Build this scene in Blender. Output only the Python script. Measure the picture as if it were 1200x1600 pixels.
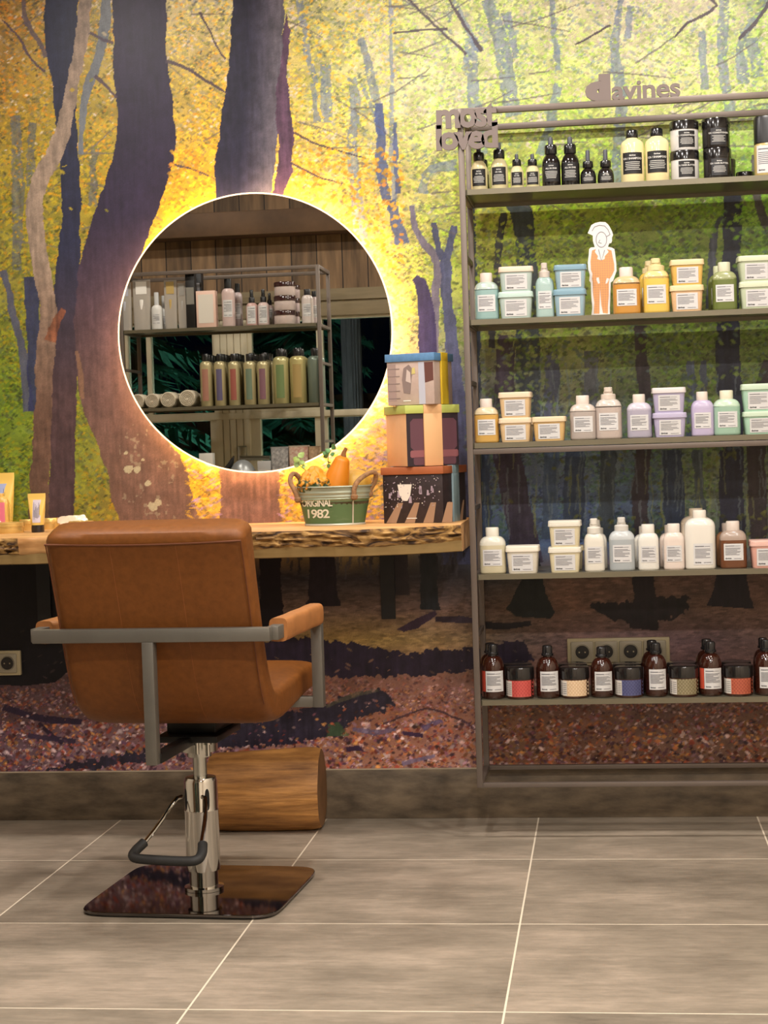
import bpy, bmesh, math, random
import numpy as np
from mathutils import Vector, Matrix
random.seed(4)
PI = math.pi
for o in list(bpy.data.objects): bpy.data.objects.remove(o)
C = bpy.context.scene.collection
SC = bpy.context.scene

# ================================================================= camera
FPX, YAW, PIT, ROL, CH, CD = 2777.16, -.1253, -.0381, -.0318, 1.0569, 4.9566
c_f = Vector((math.sin(YAW)*math.cos(PIT), math.cos(YAW)*math.cos(PIT), math.sin(PIT)))
c_r0 = Vector((math.cos(YAW), -math.sin(YAW), 0)); c_u0 = c_r0.cross(c_f)
c_r = c_r0*math.cos(ROL)+c_u0*math.sin(ROL); c_u = -c_r0*math.sin(ROL)+c_u0*math.cos(ROL)
cam = bpy.data.cameras.new('camera'); co = bpy.data.objects.new('camera', cam); C.objects.link(co)
cam.sensor_fit = 'VERTICAL'; cam.sensor_height = 36; cam.lens = FPX*36/1600; cam.clip_start = .05
co.matrix_world = Matrix(((c_r.x, c_u.x, -c_f.x, 0), (c_r.y, c_u.y, -c_f.y, -CD), (c_r.z, c_u.z, -c_f.z, CH), (0, 0, 0, 1)))
SC.camera = co
def at(px, py, Y):
    """photo pixel -> (x, z) on the vertical plane y = Y"""
    d = c_f+c_r*((px-600)/FPX)-c_u*((py-800)/FPX); t = (Y+CD)/d.y
    return d.x*t, CH+d.z*t
def srgb(r, g, b):
    return tuple((c/255/12.92 if c/255 <= .04045 else ((c/255+.055)/1.055)**2.4) for c in (r, g, b))+(1,)

# ================================================================= exposure, world, lights
SC.view_settings.view_transform = 'Standard'; SC.view_settings.look = 'None'
SC.view_settings.gamma = 1; SC.view_settings.use_curve_mapping = False
SC.view_settings.exposure = 0.0
W = bpy.data.worlds.new('night'); SC.world = W; W.use_nodes = True
W.node_tree.nodes['Background'].inputs[0].default_value = srgb(16, 24, 44); W.node_tree.nodes['Background'].inputs[1].default_value = .25
SPOT_W = 30.0
def lamp_light(name, loc, watts, col=(1, .94, .88), size=.11, parent=None, spread=PI):
    l = bpy.data.lights.new(name, 'AREA'); l.shape = 'DISK'; l.size = size; l.energy = watts; l.color = col; l.spread = spread
    o = bpy.data.objects.new(name, l); C.objects.link(o); o.location = loc
    if parent: o.parent = parent
    return o
DOWNLIGHTS = [(-1.55, -1.05, .56), (-.55, -1.05, .56), (.45, -1.05, .60), (-1.9, -2.1, .50), (-.5, -2.1, .62), (.8, -2.1, .66), (-.1, -3.5, 1.35), (1.0, -3.5, 1.05), (.35, -5.2, 1.2)]

# ================================================================= helpers
MATS = {}
def P(name, rgb, rough=.5, metal=0., coat=0., trans=0., emis=None, es=0., noise=0., nscale=20., stretch=(1, 1, 1), bump=0., alpha=1., ior=1.45, sss=0., spec=.5, rgb2=None, coords='Object'):
    """principled material whose colour varies procedurally"""
    if name in MATS: return MATS[name]
    if name.startswith(('plastic_', 'cap_', 'label_paper', 'jar_2')): rgb = tuple(c*.93 for c in rgb)
    m = bpy.data.materials.new(name); m.use_nodes = True; nt = m.node_tree; N = nt.nodes; Lk = nt.links; b = N['Principled BSDF']
    b.inputs['Base Color'].default_value = srgb(*rgb); b.inputs['Roughness'].default_value = rough; b.inputs['Metallic'].default_value = metal
    b.inputs['Coat Weight'].default_value = coat; b.inputs['Transmission Weight'].default_value = trans; b.inputs['IOR'].default_value = ior
    b.inputs['Specular IOR Level'].default_value = spec; b.inputs['Coat Roughness'].default_value = .12
    if alpha < 1: b.inputs['Alpha'].default_value = alpha
    if sss: b.inputs['Subsurface Weight'].default_value = sss; b.inputs['Subsurface Radius'].default_value = (.02, .02, .02); b.inputs['Subsurface Scale'].default_value = .3
    if emis: b.inputs['Emission Color'].default_value = srgb(*emis); b.inputs['Emission Strength'].default_value = es
    if noise or bump or rgb2:
        tc = N.new('ShaderNodeTexCoord'); mp = N.new('ShaderNodeMapping'); mp.inputs['Scale'].default_value = stretch
        nz = N.new('ShaderNodeTexNoise'); nz.inputs['Scale'].default_value = nscale; nz.inputs['Detail'].default_value = 6; nz.inputs['Roughness'].default_value = .6
        Lk.new(tc.outputs[coords], mp.inputs[0]); Lk.new(mp.outputs[0], nz.inputs['Vector'])
        if noise or rgb2:
            cr = N.new('ShaderNodeValToRGB'); cr.color_ramp.elements[0].position = .32; cr.color_ramp.elements[1].position = .68
            c0 = srgb(*rgb); c1 = srgb(*rgb2) if rgb2 else c0
            cr.color_ramp.elements[0].color = tuple(c*(1-noise) for c in (c1[:3] if rgb2 else c0[:3]))+(1,)
            cr.color_ramp.elements[1].color = tuple(min(1, c*(1+noise)) for c in c0[:3])+(1,)
            Lk.new(nz.outputs['Fac'], cr.inputs[0]); Lk.new(cr.outputs[0], b.inputs['Base Color'])
        if bump:
            bp = N.new('ShaderNodeBump'); bp.inputs['Strength'].default_value = bump; bp.inputs['Distance'].default_value = .01
            Lk.new(nz.outputs['Fac'], bp.inputs['Height']); Lk.new(bp.outputs[0], b.inputs['Normal'])
    MATS[name] = m; return m
class MB:
    def __init__(s): s.v = []; s.f = []; s.m = []; s.cur = 0
    def add(s, vs, fs, mi=None):
        o = len(s.v); s.v += [tuple(v) for v in vs]; s.f += [tuple(i+o for i in f) for f in fs]; s.m += [s.cur if mi is None else mi]*len(fs); return s
    def box(s, a, b, mi=None):
        x0, y0, z0 = a; x1, y1, z1 = b
        return s.add([(x0,y0,z0),(x1,y0,z0),(x1,y1,z0),(x0,y1,z0),(x0,y0,z1),(x1,y0,z1),(x1,y1,z1),(x0,y1,z1)],
                     [(3,2,1,0),(4,5,6,7),(0,1,5,4),(1,2,6,5),(2,3,7,6),(3,0,4,7)], mi)
    def bbox(s, a, b, r=.003, mi=None):
        """box with bevelled edges"""
        bm = bmesh.new(); bmesh.ops.create_cube(bm, size=1)
        for v in bm.verts: v.co = Vector([(a[i]+b[i])/2+v.co[i]*(b[i]-a[i]) for i in range(3)])
        bmesh.ops.bevel(bm, geom=list(bm.edges), offset=r, segments=2, affect='EDGES', profile=.5)
        bm.verts.index_update(); s.add([v.co for v in bm.verts], [[v.index for v in f.verts] for f in bm.faces], mi); bm.free(); return s
    def rings(s, rs, cap0=True, cap1=True, mi=None, closed=True):
        n = len(rs[0]); vs = [p for r in rs for p in r]; fs = []
        for i in range(len(rs)-1):
            for j in range(n if closed else n-1):
                k = (j+1) % n; fs.append((i*n+j, i*n+k, (i+1)*n+k, (i+1)*n+j))
        s.add(vs, fs, mi)
        if cap0: s.add(rs[0], [tuple(range(n-1, -1, -1))], mi)
        if cap1: s.add(rs[-1], [tuple(range(n))], mi)
        return s
    def lathe(s, prof, n=28, c=(0, 0), mi=None, cap0=True, cap1=True, sx=1., sy=1.):
        return s.rings([[(c[0]+r*sx*math.cos(2*PI*k/n), c[1]+r*sy*math.sin(2*PI*k/n), z) for k in range(n)] for r, z in prof], cap0, cap1, mi)
    def sup(s, prof, e=4., n=36, mi=None, c=(0, 0), cap0=True, cap1=True):
        """profile (rx, ry, z[, e]) of superellipse rings"""
        rs = []
        for p in prof:
            ee = p[3] if len(p) > 3 else e; R = []
            for k in range(n):
                t = 2*PI*k/n; a, b = math.cos(t), math.sin(t)
                R.append((c[0]+p[0]*math.copysign(abs(a)**(2/ee), a), c[1]+p[1]*math.copysign(abs(b)**(2/ee), b), p[2]))
            rs.append(R)
        return s.rings(rs, cap0, cap1, mi)
    def tube(s, pts, r, n=10, mi=None, sub=0, closed=False):
        pts = [Vector(p) for p in pts]; rr = list(r) if isinstance(r, (list, tuple)) else [r]*len(pts)
        for _ in range(sub):
            q = [pts[0]]; qr = [rr[0]]
            for i in range(len(pts)-1):
                q += [pts[i]*.75+pts[i+1]*.25, pts[i]*.25+pts[i+1]*.75]; qr += [rr[i]*.75+rr[i+1]*.25, rr[i]*.25+rr[i+1]*.75]
            q.append(pts[-1]); qr.append(rr[-1]); pts, rr = q, qr
        rs = []; prev = None
        for i, p in enumerate(pts):
            d = (pts[min(i+1, len(pts)-1)]-pts[max(i-1, 0)]).normalized()
            if prev is None: u = d.orthogonal().normalized()
            else: u = (prev-d*prev.dot(d)).normalized()
            prev = u; w = d.cross(u)
            rs.append([tuple(p+(u*math.cos(2*PI*k/n)+w*math.sin(2*PI*k/n))*rr[i]) for k in range(n)])
        return s.rings(rs, True, True, mi)
    def bar(s, a, b, w, h=None, up=(0, 0, 1), mi=None):
        """square-section bar from a to b"""
        h = h or w; a = Vector(a); b = Vector(b); d = (b-a).normalized(); u = Vector(up)
        if abs(d.dot(u)) > .95: u = Vector((0, 1, 0))
        x = d.cross(u).normalized(); y = x.cross(d).normalized(); e = min(w, h)*.08
        sec = [(-w/2+e, -h/2), (w/2-e, -h/2), (w/2, -h/2+e), (w/2, h/2-e), (w/2-e, h/2), (-w/2+e, h/2), (-w/2, h/2-e), (-w/2, -h/2+e)]
        return s.rings([[tuple(p+x*i+y*j) for i, j in sec] for p in (a, b)], True, True, mi)
    def prism(s, poly, y0, y1, mi=None):
        """xz polygon extruded along y (y0 front, y1 back)"""
        n = len(poly); s.add([(x, y0, z) for x, z in poly]+[(x, y1, z) for x, z in poly],
            [tuple(range(n)), tuple(range(2*n-1, n-1, -1))]+[(i, i+n, (i+1) % n+n, (i+1) % n) for i in range(n)], mi); return s
    def xf(s, M, start=0):
        s.v[start:] = [tuple(M @ Vector(v)) for v in s.v[start:]]; return s
    def mesh(s, name, mats, smooth=35):
        me = bpy.data.meshes.new(name); me.from_pydata(s.v, [], s.f)
        for m in (mats if isinstance(mats, (list, tuple)) else [mats]): me.materials.append(m)
        me.polygons.foreach_set('material_index', s.m)
        bm = bmesh.new(); bm.from_mesh(me); bmesh.ops.remove_doubles(bm, verts=bm.verts, dist=1e-6)
        bmesh.ops.recalc_face_normals(bm, faces=bm.faces); bm.to_mesh(me); bm.free()
        if smooth: me.shade_smooth(); me.set_sharp_from_angle(angle=math.radians(smooth))
        return me
    def build(s, name, mats, parent=None, loc=(0, 0, 0), rz=0., smooth=35):
        o = bpy.data.objects.new(name, s.mesh(name, mats, smooth)); C.objects.link(o); o.location = loc; o.rotation_euler = (0, 0, rz)
        if parent: o.parent = parent
        return o
def tag(o, label=None, cat=None, group=None, kind=None):
    if label: o['label'] = label
    if cat: o['category'] = cat
    if group: o['group'] = group
    if kind: o['kind'] = kind
    return o
def thing(name, label, cat, loc=(0, 0, 0), rz=0., group=None):
    o = bpy.data.objects.new(name, None); C.objects.link(o); o.location = loc; o.rotation_euler = (0, 0, rz); o.empty_display_size = .05
    return tag(o, label, cat, group)
def struct(name, mb, m, smooth=0): return tag(mb.build(name, m, smooth=smooth), kind='structure')
def text_geo(body, size, extrude=0., offset=0., spacing=1., line=1., align='CENTER'):
    cu = bpy.data.curves.new('t', 'FONT'); cu.body = body; cu.size = size; cu.extrude = extrude; cu.offset = offset
    cu.space_character = spacing; cu.space_line = line; cu.align_x = align; cu.resolution_u = 3
    o = bpy.data.objects.new('t', cu); C.objects.link(o); dg = bpy.context.evaluated_depsgraph_get(); dg.update()
    me = bpy.data.meshes.new_from_object(o.evaluated_get(dg)); v = [tuple(q.co) for q in me.vertices]; f = [tuple(p.vertices) for p in me.polygons]
    bpy.data.objects.remove(o); bpy.data.curves.remove(cu); bpy.data.meshes.remove(me); return v, f

# ================================================================= room shell
def node_mat(name):
    m = bpy.data.materials.new(name); m.use_nodes = True; return m, m.node_tree.nodes, m.node_tree.links, m.node_tree.nodes['Principled BSDF']
# ---------------------------------------------------------------- printed forest mural (procedural painting, sampled per vertex)
def paint_mural(at0):
    """at0(px,py)->(x,z) on the wall.  Returns x coords, z coords, linear rgb array [nz,nx,3]"""
    rng = np.random.RandomState(7)
    X0, X1, Z0, Z1, S = -1.86, 0.56, 0.12, 2.45, 0.0025
    nx = int((X1-X0)/S)+1; nz = int((Z1-Z0)/S)+1
    xs = X0+np.arange(nx)*S; zs = Z0+np.arange(nz)*S
    # affine-ish map wall -> design px
    ex = np.array([(x, y) for x in (0, 600, 1200) for y in (0, 600, 1200)], float)
    wz = np.array([at0(a, b) for a, b in ex])
    A = np.c_[wz, wz[:, 0]*wz[:, 1], np.ones(9)]
    cx = np.linalg.lstsq(A, ex[:, 0], rcond=None)[0]; cy = np.linalg.lstsq(A, ex[:, 1], rcond=None)[0]
    GX, GZ = np.meshgrid(xs, zs)
    PX = cx[0]*GX+cx[1]*GZ+cx[2]*GX*GZ+cx[3]; PY = cy[0]*GX+cy[1]*GZ+cy[2]*GX*GZ+cy[3]
    def noise(sx, sz, seed, octv=3):
        r = np.random.RandomState(seed); out = np.zeros((nz, nx)); amp = 1; tot = 0
        for o in range(octv):
            gx = max(2, int(nx*S/sx)+2); gz = max(2, int(nz*S/sz)+2)
            g = r.rand(gz+1, gx+1)
            fx = np.linspace(0, gx-1e-3, nx); fz = np.linspace(0, gz-1e-3, nz)
            ix = fx.astype(int); iz = fz.astype(int); tx = fx-ix; tz = fz-iz
            tx = tx*tx*(3-2*tx); tz = tz*tz*(3-2*tz)
            a = g[np.ix_(iz, ix)]; b = g[np.ix_(iz, ix+1)]; c = g[np.ix_(iz+1, ix)]; d = g[np.ix_(iz+1, ix+1)]
            tx = tx[None, :]; tz = tz[:, None]
            out += amp*((a*(1-tx)+b*tx)*(1-tz)+(c*(1-tx)+d*tx)*tz); tot += amp
            amp *= .55; sx /= 2; sz /= 2
        return out/tot
    cols = [0, 100, 200, 300, 400, 500, 600, 700, 800, 900, 1000, 1100, 1200]
    rows = [0, 150, 300, 450, 600, 750, 850, 900, 950, 1000, 1060, 1130, 1210]
    C = [
     [(150,112,58),(150,125,70),(150,140,80),(195,180,140),(190,175,120),(185,178,115),(195,190,110),(198,198,112),(180,190,120),(205,196,160),(212,200,182),(205,200,165),(160,190,85)],
     [(150,118,45),(150,130,50),(160,135,45),(185,155,60),(190,150,50),(185,180,100),(195,195,115),(200,205,135),(185,200,95),(180,200,80),(205,205,120),(195,205,100),(165,195,80)],
     [(140,125,40),(145,130,40),(165,140,40),(215,160,40),(225,170,50),(215,160,60),(190,170,90),(185,180,90),(135,140,55),(120,135,45),(110,120,45),(100,120,45),(95,125,45)],
     [(120,115,50),(120,115,45),(150,130,50),(150,130,60),(150,130,60),(180,150,80),(210,180,120),(165,175,80),(110,110,50),(118,125,52),(95,110,50),(90,95,50),(85,100,50)],
     [(95,115,35),(105,115,40),(120,120,50),(130,120,60),(130,120,60),(170,140,80),(205,170,140),(110,110,110),(75,80,70),(90,92,72),(80,88,60),(85,95,55),(80,90,52)],
     [(100,120,40),(110,115,45),(120,115,55),(190,150,60),(180,130,70),(200,150,70),(190,160,110),(95,100,120),(50,58,78),(58,66,84),(50,60,72),(70,74,55),(62,66,52)],
     [(110,120,40),(120,120,45),(150,125,50),(190,150,60),(180,130,70),(190,150,80),(180,150,90),(80,85,100),(45,55,72),(48,58,78),(45,52,68),(52,56,55),(52,56,52)],
     [(45,40,42),(45,40,42),(48,42,44),(50,42,44),(45,40,44),(48,44,48),(50,45,48),(50,46,52),(52,48,46),(85,62,50),(80,60,50),(75,55,48),(70,52,46)],
     [(55,45,40),(60,50,45),(80,62,50),(85,66,55),(95,76,66),(104,84,72),(105,84,74),(100,80,74),(80,60,48),(98,70,56),(85,64,56),(85,64,54),(85,62,52)],
     [(40,36,30),(80,68,50),(110,85,60),(115,92,60),(125,102,68),(138,112,66),(140,115,66),(128,104,68),(80,66,58),(92,72,70),(88,70,72),(84,64,66),(84,66,62)],
     [(70,52,55),(80,60,60),(95,68,62),(105,72,60),(110,76,62),(112,78,66),(115,80,68),(115,80,70),(92,66,56),(88,62,56),(86,62,58),(88,64,60),(90,66,60)],
     [(88,66,72),(95,70,72),(105,75,72),(110,78,72),(118,84,74),(135,92,74),(140,92,72),(140,92,78),(104,74,56),(102,70,58),(96,70,62),(96,70,62),(100,72,56)],
     [(98,76,86),(105,82,92),(110,84,92),(120,88,92),(140,108,110),(155,112,98),(150,104,84),(140,100,88),(118,84,62),(112,76,58),(108,78,62),(108,80,66),(108,78,60)]]
    C = np.array(C, float)
    C[0:2, 6:] = C[0:2, 6:]*.55+np.array([232, 226, 190])*.45; C[2, 5:8] = C[2, 5:8]*.75+np.array([226, 214, 160])*.25; C[0:2, 2:6] = C[0:2, 2:6]*.85+np.array([225, 210, 170])*.15
    C[2:8, 8:] = np.clip(C[2:8, 8:]*1.32+6, 0, 235); C[5:7, 8:] = np.clip(C[5:7, 8:]*1.22+np.array([2, 6, 12]), 0, 235); C[8:, 7:] = np.clip(C[8:, 7:]*1.22+4, 0, 235); C[8:, :7] = np.clip(C[8:, :7]*1.08, 0, 235)  # print colours behind the rack brightened to offset the shelves' shade
    def lut(P, Q):
        i = np.clip(np.searchsorted(cols, P)-1, 0, len(cols)-2); j = np.clip(np.searchsorted(rows, Q)-1, 0, len(rows)-2)
        ca = np.array(cols, float); ra = np.array(rows, float)
        t = np.clip((P-ca[i])/(ca[i+1]-ca[i]), 0, 1)[..., None]; s = np.clip((Q-ra[j])/(ra[j+1]-ra[j]), 0, 1)[..., None]
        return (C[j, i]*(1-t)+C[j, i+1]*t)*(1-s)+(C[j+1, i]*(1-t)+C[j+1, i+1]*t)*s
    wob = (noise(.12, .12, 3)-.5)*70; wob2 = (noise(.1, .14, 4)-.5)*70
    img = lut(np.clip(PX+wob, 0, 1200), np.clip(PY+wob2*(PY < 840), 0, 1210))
    img *= (1+(noise(.05, .04, 5)-.5)*.45)[..., None]
    def stamp(n, cond, colf, w, h, seed, soft=1.0, slopes=(-1, 0, 1)):
        """n random little leaf dabs; cond(px,py)->prob; colf(px,py,rand)->rgb"""
        r = np.random.RandomState(seed)
        jx = r.randint(8, nx-8, n); jz = r.randint(8, nz-8, n)
        px = PX[jz, jx]; py = PY[jz, jx]
        k = r.rand(n) < cond(px, py, jz, jx); jx = jx[k]; jz = jz[k]; px = px[k]; py = py[k]
        col = colf(px, py, r.rand(len(px)), r.rand(len(px)))
        sl = r.choice(slopes, len(jx))
        sz = r.rand(len(jx))
        for dz in range(-h, h+1):
            for dx in range(-w, w+1):
                e = (dx/(w+.3))**2+(dz/(h+.3))**2
                if e > 1: continue
                m = sz > e*.75
                zz = np.clip(jz+dz+(dx*sl)//2, 0, nz-1)[m]; xx = np.clip(jx+dx, 0, nx-1)[m]
                a = soft*(.55+.45*(1-e))
                img[zz, xx] = img[zz, xx]*(1-a)+col[m]*a
    dens = noise(.09, .06, 11); dens2 = noise(.03, .02, 12)
    up = lambda px, py: (py < 845)
    # far blue-grey trunks first
    def poly(pts, colr, alpha=1.0, seed=1, bark=.25, sx=.012, sz=.12, rough=3):
        """closed polygon in design px filled with bark"""
        p = np.array(pts, float); inside = np.zeros((nz, nx), bool)
        x0, x1, y0, y1 = p[:, 0].min()-3, p[:, 0].max()+3, p[:, 1].min()-3, p[:, 1].max()+3
        jj = np.where((PX.max(0) > x0) & (PX.min(0) < x1))[0]; ii = np.where((PY.max(1) > y0) & (PY.min(1) < y1))[0]
        if len(jj) == 0 or len(ii) == 0: return
        sl = np.s_[ii[0]:ii[-1]+1, jj[0]:jj[-1]+1]
        a = PX[sl]+(NW1[sl]-.5)*7+(NW3[sl]-.5)*rough; b = PY[sl]+(NW3[sl].T.T-.5)*rough*(1 if rough > 4 else 0)
        ins = np.zeros(a.shape, bool); n = len(p)
        for q in range(n):
            (xa, ya), (xb, yb) = p[q], p[(q+1) % n]
            if ya == yb: continue
            c = ((b < ya) != (b < yb)) & (a < (xb-xa)*(b-ya)/(yb-ya)+xa)
            ins ^= c
        nn = BK[sl]
        if callable(colr): col = colr(a, b)
        else: col = np.ones(a.shape+(3,))*np.array(colr, float)
        col = col*(1+(nn-.5)*2*bark)[..., None]
        al = (ins*alpha)[..., None]
        img[sl] = img[sl]*(1-al)+col*al
    NW1 = noise(.03, .05, 21, 3); NW3 = noise(.012, .012, 25, 2); BK = .5*noise(.008, .08, 22, 3)+.5*noise(.02, .02, 23, 3)
    def limb(pts, colr, alpha=1.0, bark=.25):
        """tapering limb: pts=(x,y,width)"""
        p = np.array(pts, float); q = []
        # smooth resample
        t = np.r_[0, np.cumsum(np.hypot(np.diff(p[:, 0]), np.diff(p[:, 1])))]; tt = np.linspace(0, t[-1], max(4, int(t[-1]/12)))
        x = np.interp(tt, t, p[:, 0]); y = np.interp(tt, t, p[:, 1]); w = np.interp(tt, t, p[:, 2])/2
        if len(x) > 5:
            kx = np.r_[x[0], (x[:-2]+x[1:-1]*2+x[2:])/4, x[-1]]; x = kx
            ky = np.r_[y[0], (y[:-2]+y[1:-1]*2+y[2:])/4, y[-1]]; y = ky
        dx = np.gradient(x); dy = np.gradient(y); L = np.hypot(dx, dy)+1e-6; ox = -dy/L*w; oy = dx/L*w
        poly(list(zip(x+ox, y+oy))+list(zip(x[::-1]-ox[::-1], y[::-1]-oy[::-1])), colr, alpha, bark=bark)
    far = (104, 120, 156); FAR = []
    for pts in [[(478,0,10),(490,80,10),(505,130,8)], [(520,100,16),(522,190,18)], [(500,130,8),(505,190,12)], [(575,60,12),(600,160,14),(608,210,15)],
                [(622,0,5),(622,200,6),(628,330,8)], [(560,120,14),(568,170,14),(560,230,16),(575,380,20)], [(575,130,6),(598,180,7),(604,210,8)],
                [(745,60,22),(750,150,20),(762,240,20)], [(720,0,6),(748,60,12),(760,80,12)], [(770,0,20),(790,60,24),(812,180,26)], [(800,20,14),(815,90,12)],
                [(725,255,18),(676,262,12),(672,300,16)], [(868,0,8),(880,110,10)], [(975,0,10),(962,80,14),(975,150,18),(968,300,20)],
                [(985,60,10),(990,10,10)], [(1130,0,16),(1125,100,14),(1140,180,16)], [(1095,50,12),(1100,140,12)], [(1195,0,8),(1150,70,12),(1160,130,18)], [(1170,60,20),(1180,120,16)],
                [(880,130,12),(868,190,14),(850,240,14)], [(20,180,16),(25,300,20),(22,420,16)], [(48,190,12),(45,290,16)], [(150,230,10),(145,320,14)]]:
        FAR.append(pts)
    # foliage dabs
    def leafcol(px, py, a, b):
        base = lut(px, np.clip(py, 0, 845)); o = base.copy()
        k = a < .33; o[k] = base[k]*np.array([1.18, 1.16, .80]); k = (a < .33) & (px > 620); o[k] = base[k]*np.array([1.08, 1.13, .95])
        k = (a > .33) & (a < .52); o[k] = base[k]*np.array([.72, .80, .60])
        k = (a > .52) & (a < .66); o[k] = base[k]*.35+np.array([225, 205, 185])*.6*(np.clip(1-py[k]/520, .25, 1)[:, None])
        k = (a > .66) & (a < .80); o[k] = base[k]*np.array([.62, .68, .86])+np.array([16, 18, 30])
        k = (a > .80) & (px < 640); o[k] = base[k]*np.array([1.3, 1.02, .45])
        k = (a > .80) & (px >= 640); o[k] = base[k]*np.array([.92, 1.10, .66])
        return np.clip(o*(.85+.3*b)[:, None], 0, 252)
    dm = lambda px, py, i, j: (py < 845)*np.clip((dens[i, j]-.30)*2.6, .15, 1)
    stamp(70000, dm, leafcol, 4, 2, 31, .55)
    stamp(110000, dm, leafcol, 2, 1, 32, .8)
    gaps = noise(.028, .035, 13, 2)
    stamp(60000, lambda px, py, i, j: (py < 330)*np.clip((gaps[i, j]-.52)*6, 0, 1)*np.clip(1.1-py/330, .1, 1)*np.clip(.35+(px-150)/600, .25, 1.3), lambda px, py, a, b: np.array([222, 206, 192])*(.86+.2*a)[:, None], 2, 1, 30, .8)
    stamp(50000, lambda px, py, i, j: (py < 845)*np.clip((.42-gaps[i, j])*6, 0, 1), lambda px, py, a, b: lut(px, np.clip(py, 0, 845))*(np.array([.5, .55, .66])+np.clip((px-380)/500, 0, 1)[:, None]*np.array([.16, .2, .36])*(py < 330)[:, None])*(.7+.5*a)[:, None], 2, 1, 29, .7)
    for pts in FAR: limb(pts, far if pts[0][0] > 400 else (78, 84, 104), .6, .4)
    stamp(60000, lambda px, py, i, j: (py < 430)*np.clip((dens2[i, j]-.40)*5, 0, 1), leafcol, 2, 1, 38, .85)
    for pts in [[(603,160,14),(609,285,15),(616,310,14)], [(622,310,16),(640,378,20)], [(628,190,6),(632,300,7)]]:
        limb(pts, (72, 84, 128), .85, .3)
    dk = (48, 52, 78)
    for pts in [[(655,318,8),(656,350,10),(672,378,13),(692,398,14),(696,420,14),(691,470,12),(689,560,10)]]:
        limb(pts, (104, 98, 118), .95, .25)
    limb([(720,350,9),(712,390,12),(706,410,16),(708,450,15),(713,500,17),(718,560,24),(722,640,34),(726,720,44),(728,880,60)], (72, 76, 108), .95, .35)
    limb([(689,345,9),(694,380,11),(704,402,12)], (66, 70, 100), .95)
    limb([(660,430,12),(672,440,22),(677,500,26),(680,560,24),(684,760,30)], (58, 50, 88), .95, .3)
    # deep forest behind the rack
    for pts, c in [([(806,300,36),(826,330,34),(832,420,32),(832,560,36),(838,700,40)], (40,46,54)), ([(796,330,10),(790,380,12),(782,470,12),(778,540,10)], (36,36,44)),
                   ([(745,300,10),(748,430,14),(752,520,16),(755,680,16)], (36,42,60)), ([(800,520,26),(796,620,30),(800,700,44),(815,780,42),(835,880,44)], (46,38,52)),
                   ([(1143,290,26),(1140,400,28),(1136,470,30),(1135,560,36),(1140,640,40),(1140,700,34),(1140,800,38),(1142,890,44)], (32,32,48)),
                   ([(1172,240,8),(1180,320,12),(1200,370,14)], (62,56,60)), ([(1128,330,5),(1112,370,10),(1108,480,16)], (58,60,74)),
                   ([(1005,505,20),(1004,560,18),(1012,620,22),(1010,700,24),(1002,760,26),(1006,830,22),(1010,890,26)], (46,38,44)),
                   ([(870,540,20),(868,690,24)], (62,66,84)), ([(930,545,22),(926,690,26)], (72,74,82)), ([(1080,560,12),(1082,690,16)], (64,70,88)), ([(1098,560,10),(1100,690,12)], (60,64,80)),
                   ([(1195,560,14),(1180,620,18),(1176,700,30),(1182,860,26)], (44,36,40)), ([(905,700,30),(902,840,34)], (44,54,74)), ([(955,700,24),(952,840,24)], (50,58,66)),
                   ([(1050,700,30),(1058,840,30)], (40,48,66)), ([(765,700,18),(768,870,20)], (40,52,76)), ([(870,700,22),(866,840,24)], (56,70,92)), ([(1090,700,16),(1094,800,16)], (58,66,74))]:
        limb(pts, tuple(q*1.25+4 for q in c), .9, .4)
    # vertical pale streaks of far stems
    r = np.random.RandomState(5)
    for i in range(120):
        x = r.uniform(745, 1200); y = r.uniform(560, 780); limb([(x, y, 3), (x+r.uniform(-6, 6), y+r.uniform(30, 90), 2)], (118, 132, 136) if i % 3 else (136, 142, 88), .5)
    for i in range(60):
        x = r.uniform(455, 740); y = r.uniform(850, 880); limb([(x, y, 4), (x+r.uniform(-4, 4), y+r.uniform(15, 35), 3)], (70, 66, 72) if i % 2 else (30, 30, 38), .6)
    dens3 = noise(.12, .06, 41)
    stamp(70000, lambda px, py, i, j: (py < 700)*(py > 290)*(px > 735)*np.clip((dens3[i, j]-.40)*3, 0, 1)*.9, leafcol, 3, 2, 33, .85)
    stamp(26000, lambda px, py, i, j: (py < 860)*(py > 690)*(px > 735)*np.clip((dens3[i, j]-.52)*3, 0, 1),
          lambda px, py, a, b: np.array([96, 100, 46])*(.6+.8*a)[:, None], 3, 2, 34, .7)
    # light far stems + twigs in the canopy
    for i in range(70):
        x = r.uniform(0, 1200); y = r.uniform(-20, 330 if x > 740 else 420); a = r.uniform(-1, 1); L = r.uniform(30, 110)
        limb([(x, y, 3.2), (x+L*.5, y+L*.3*a, 2.4), (x+L, y+L*.75*a, 1.6)], (96, 88, 92), .6)
    # ---- big foreground trunks
    tw = lambda c1, c2, y1, y2: (lambda a, b: np.array(c1)+(np.array(c2)-np.array(c1))*np.clip((b-y1)/(y2-y1), 0, 1)[..., None])
    # slender dark trunk + pale stem at far left
    limb([(172,-110,16),(168,40,16),(155,95,16),(138,140,15),(130,185,10),(128,240,8)], (104, 108, 112), 1, .2)
    poly([(66,-110),(70,80),(80,130),(86,200),(95,268),(98,340),(90,390),(84,440),(84,500),(80,560),(78,700),(72,830),(116,830),(118,700),(120,600),(124,500),(126,400),(128,300),(122,220),(118,120),(126,-110)],
         tw((36,38,58),(68,52,54),380,620), 1, bark=.32)
    limb([(0,420,10),(20,500,12),(35,560,14),(42,640,16)], (70,72,92), .9); limb([(45,430,22),(50,520,22),(52,640,18)], (44,48,78), .9)
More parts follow.
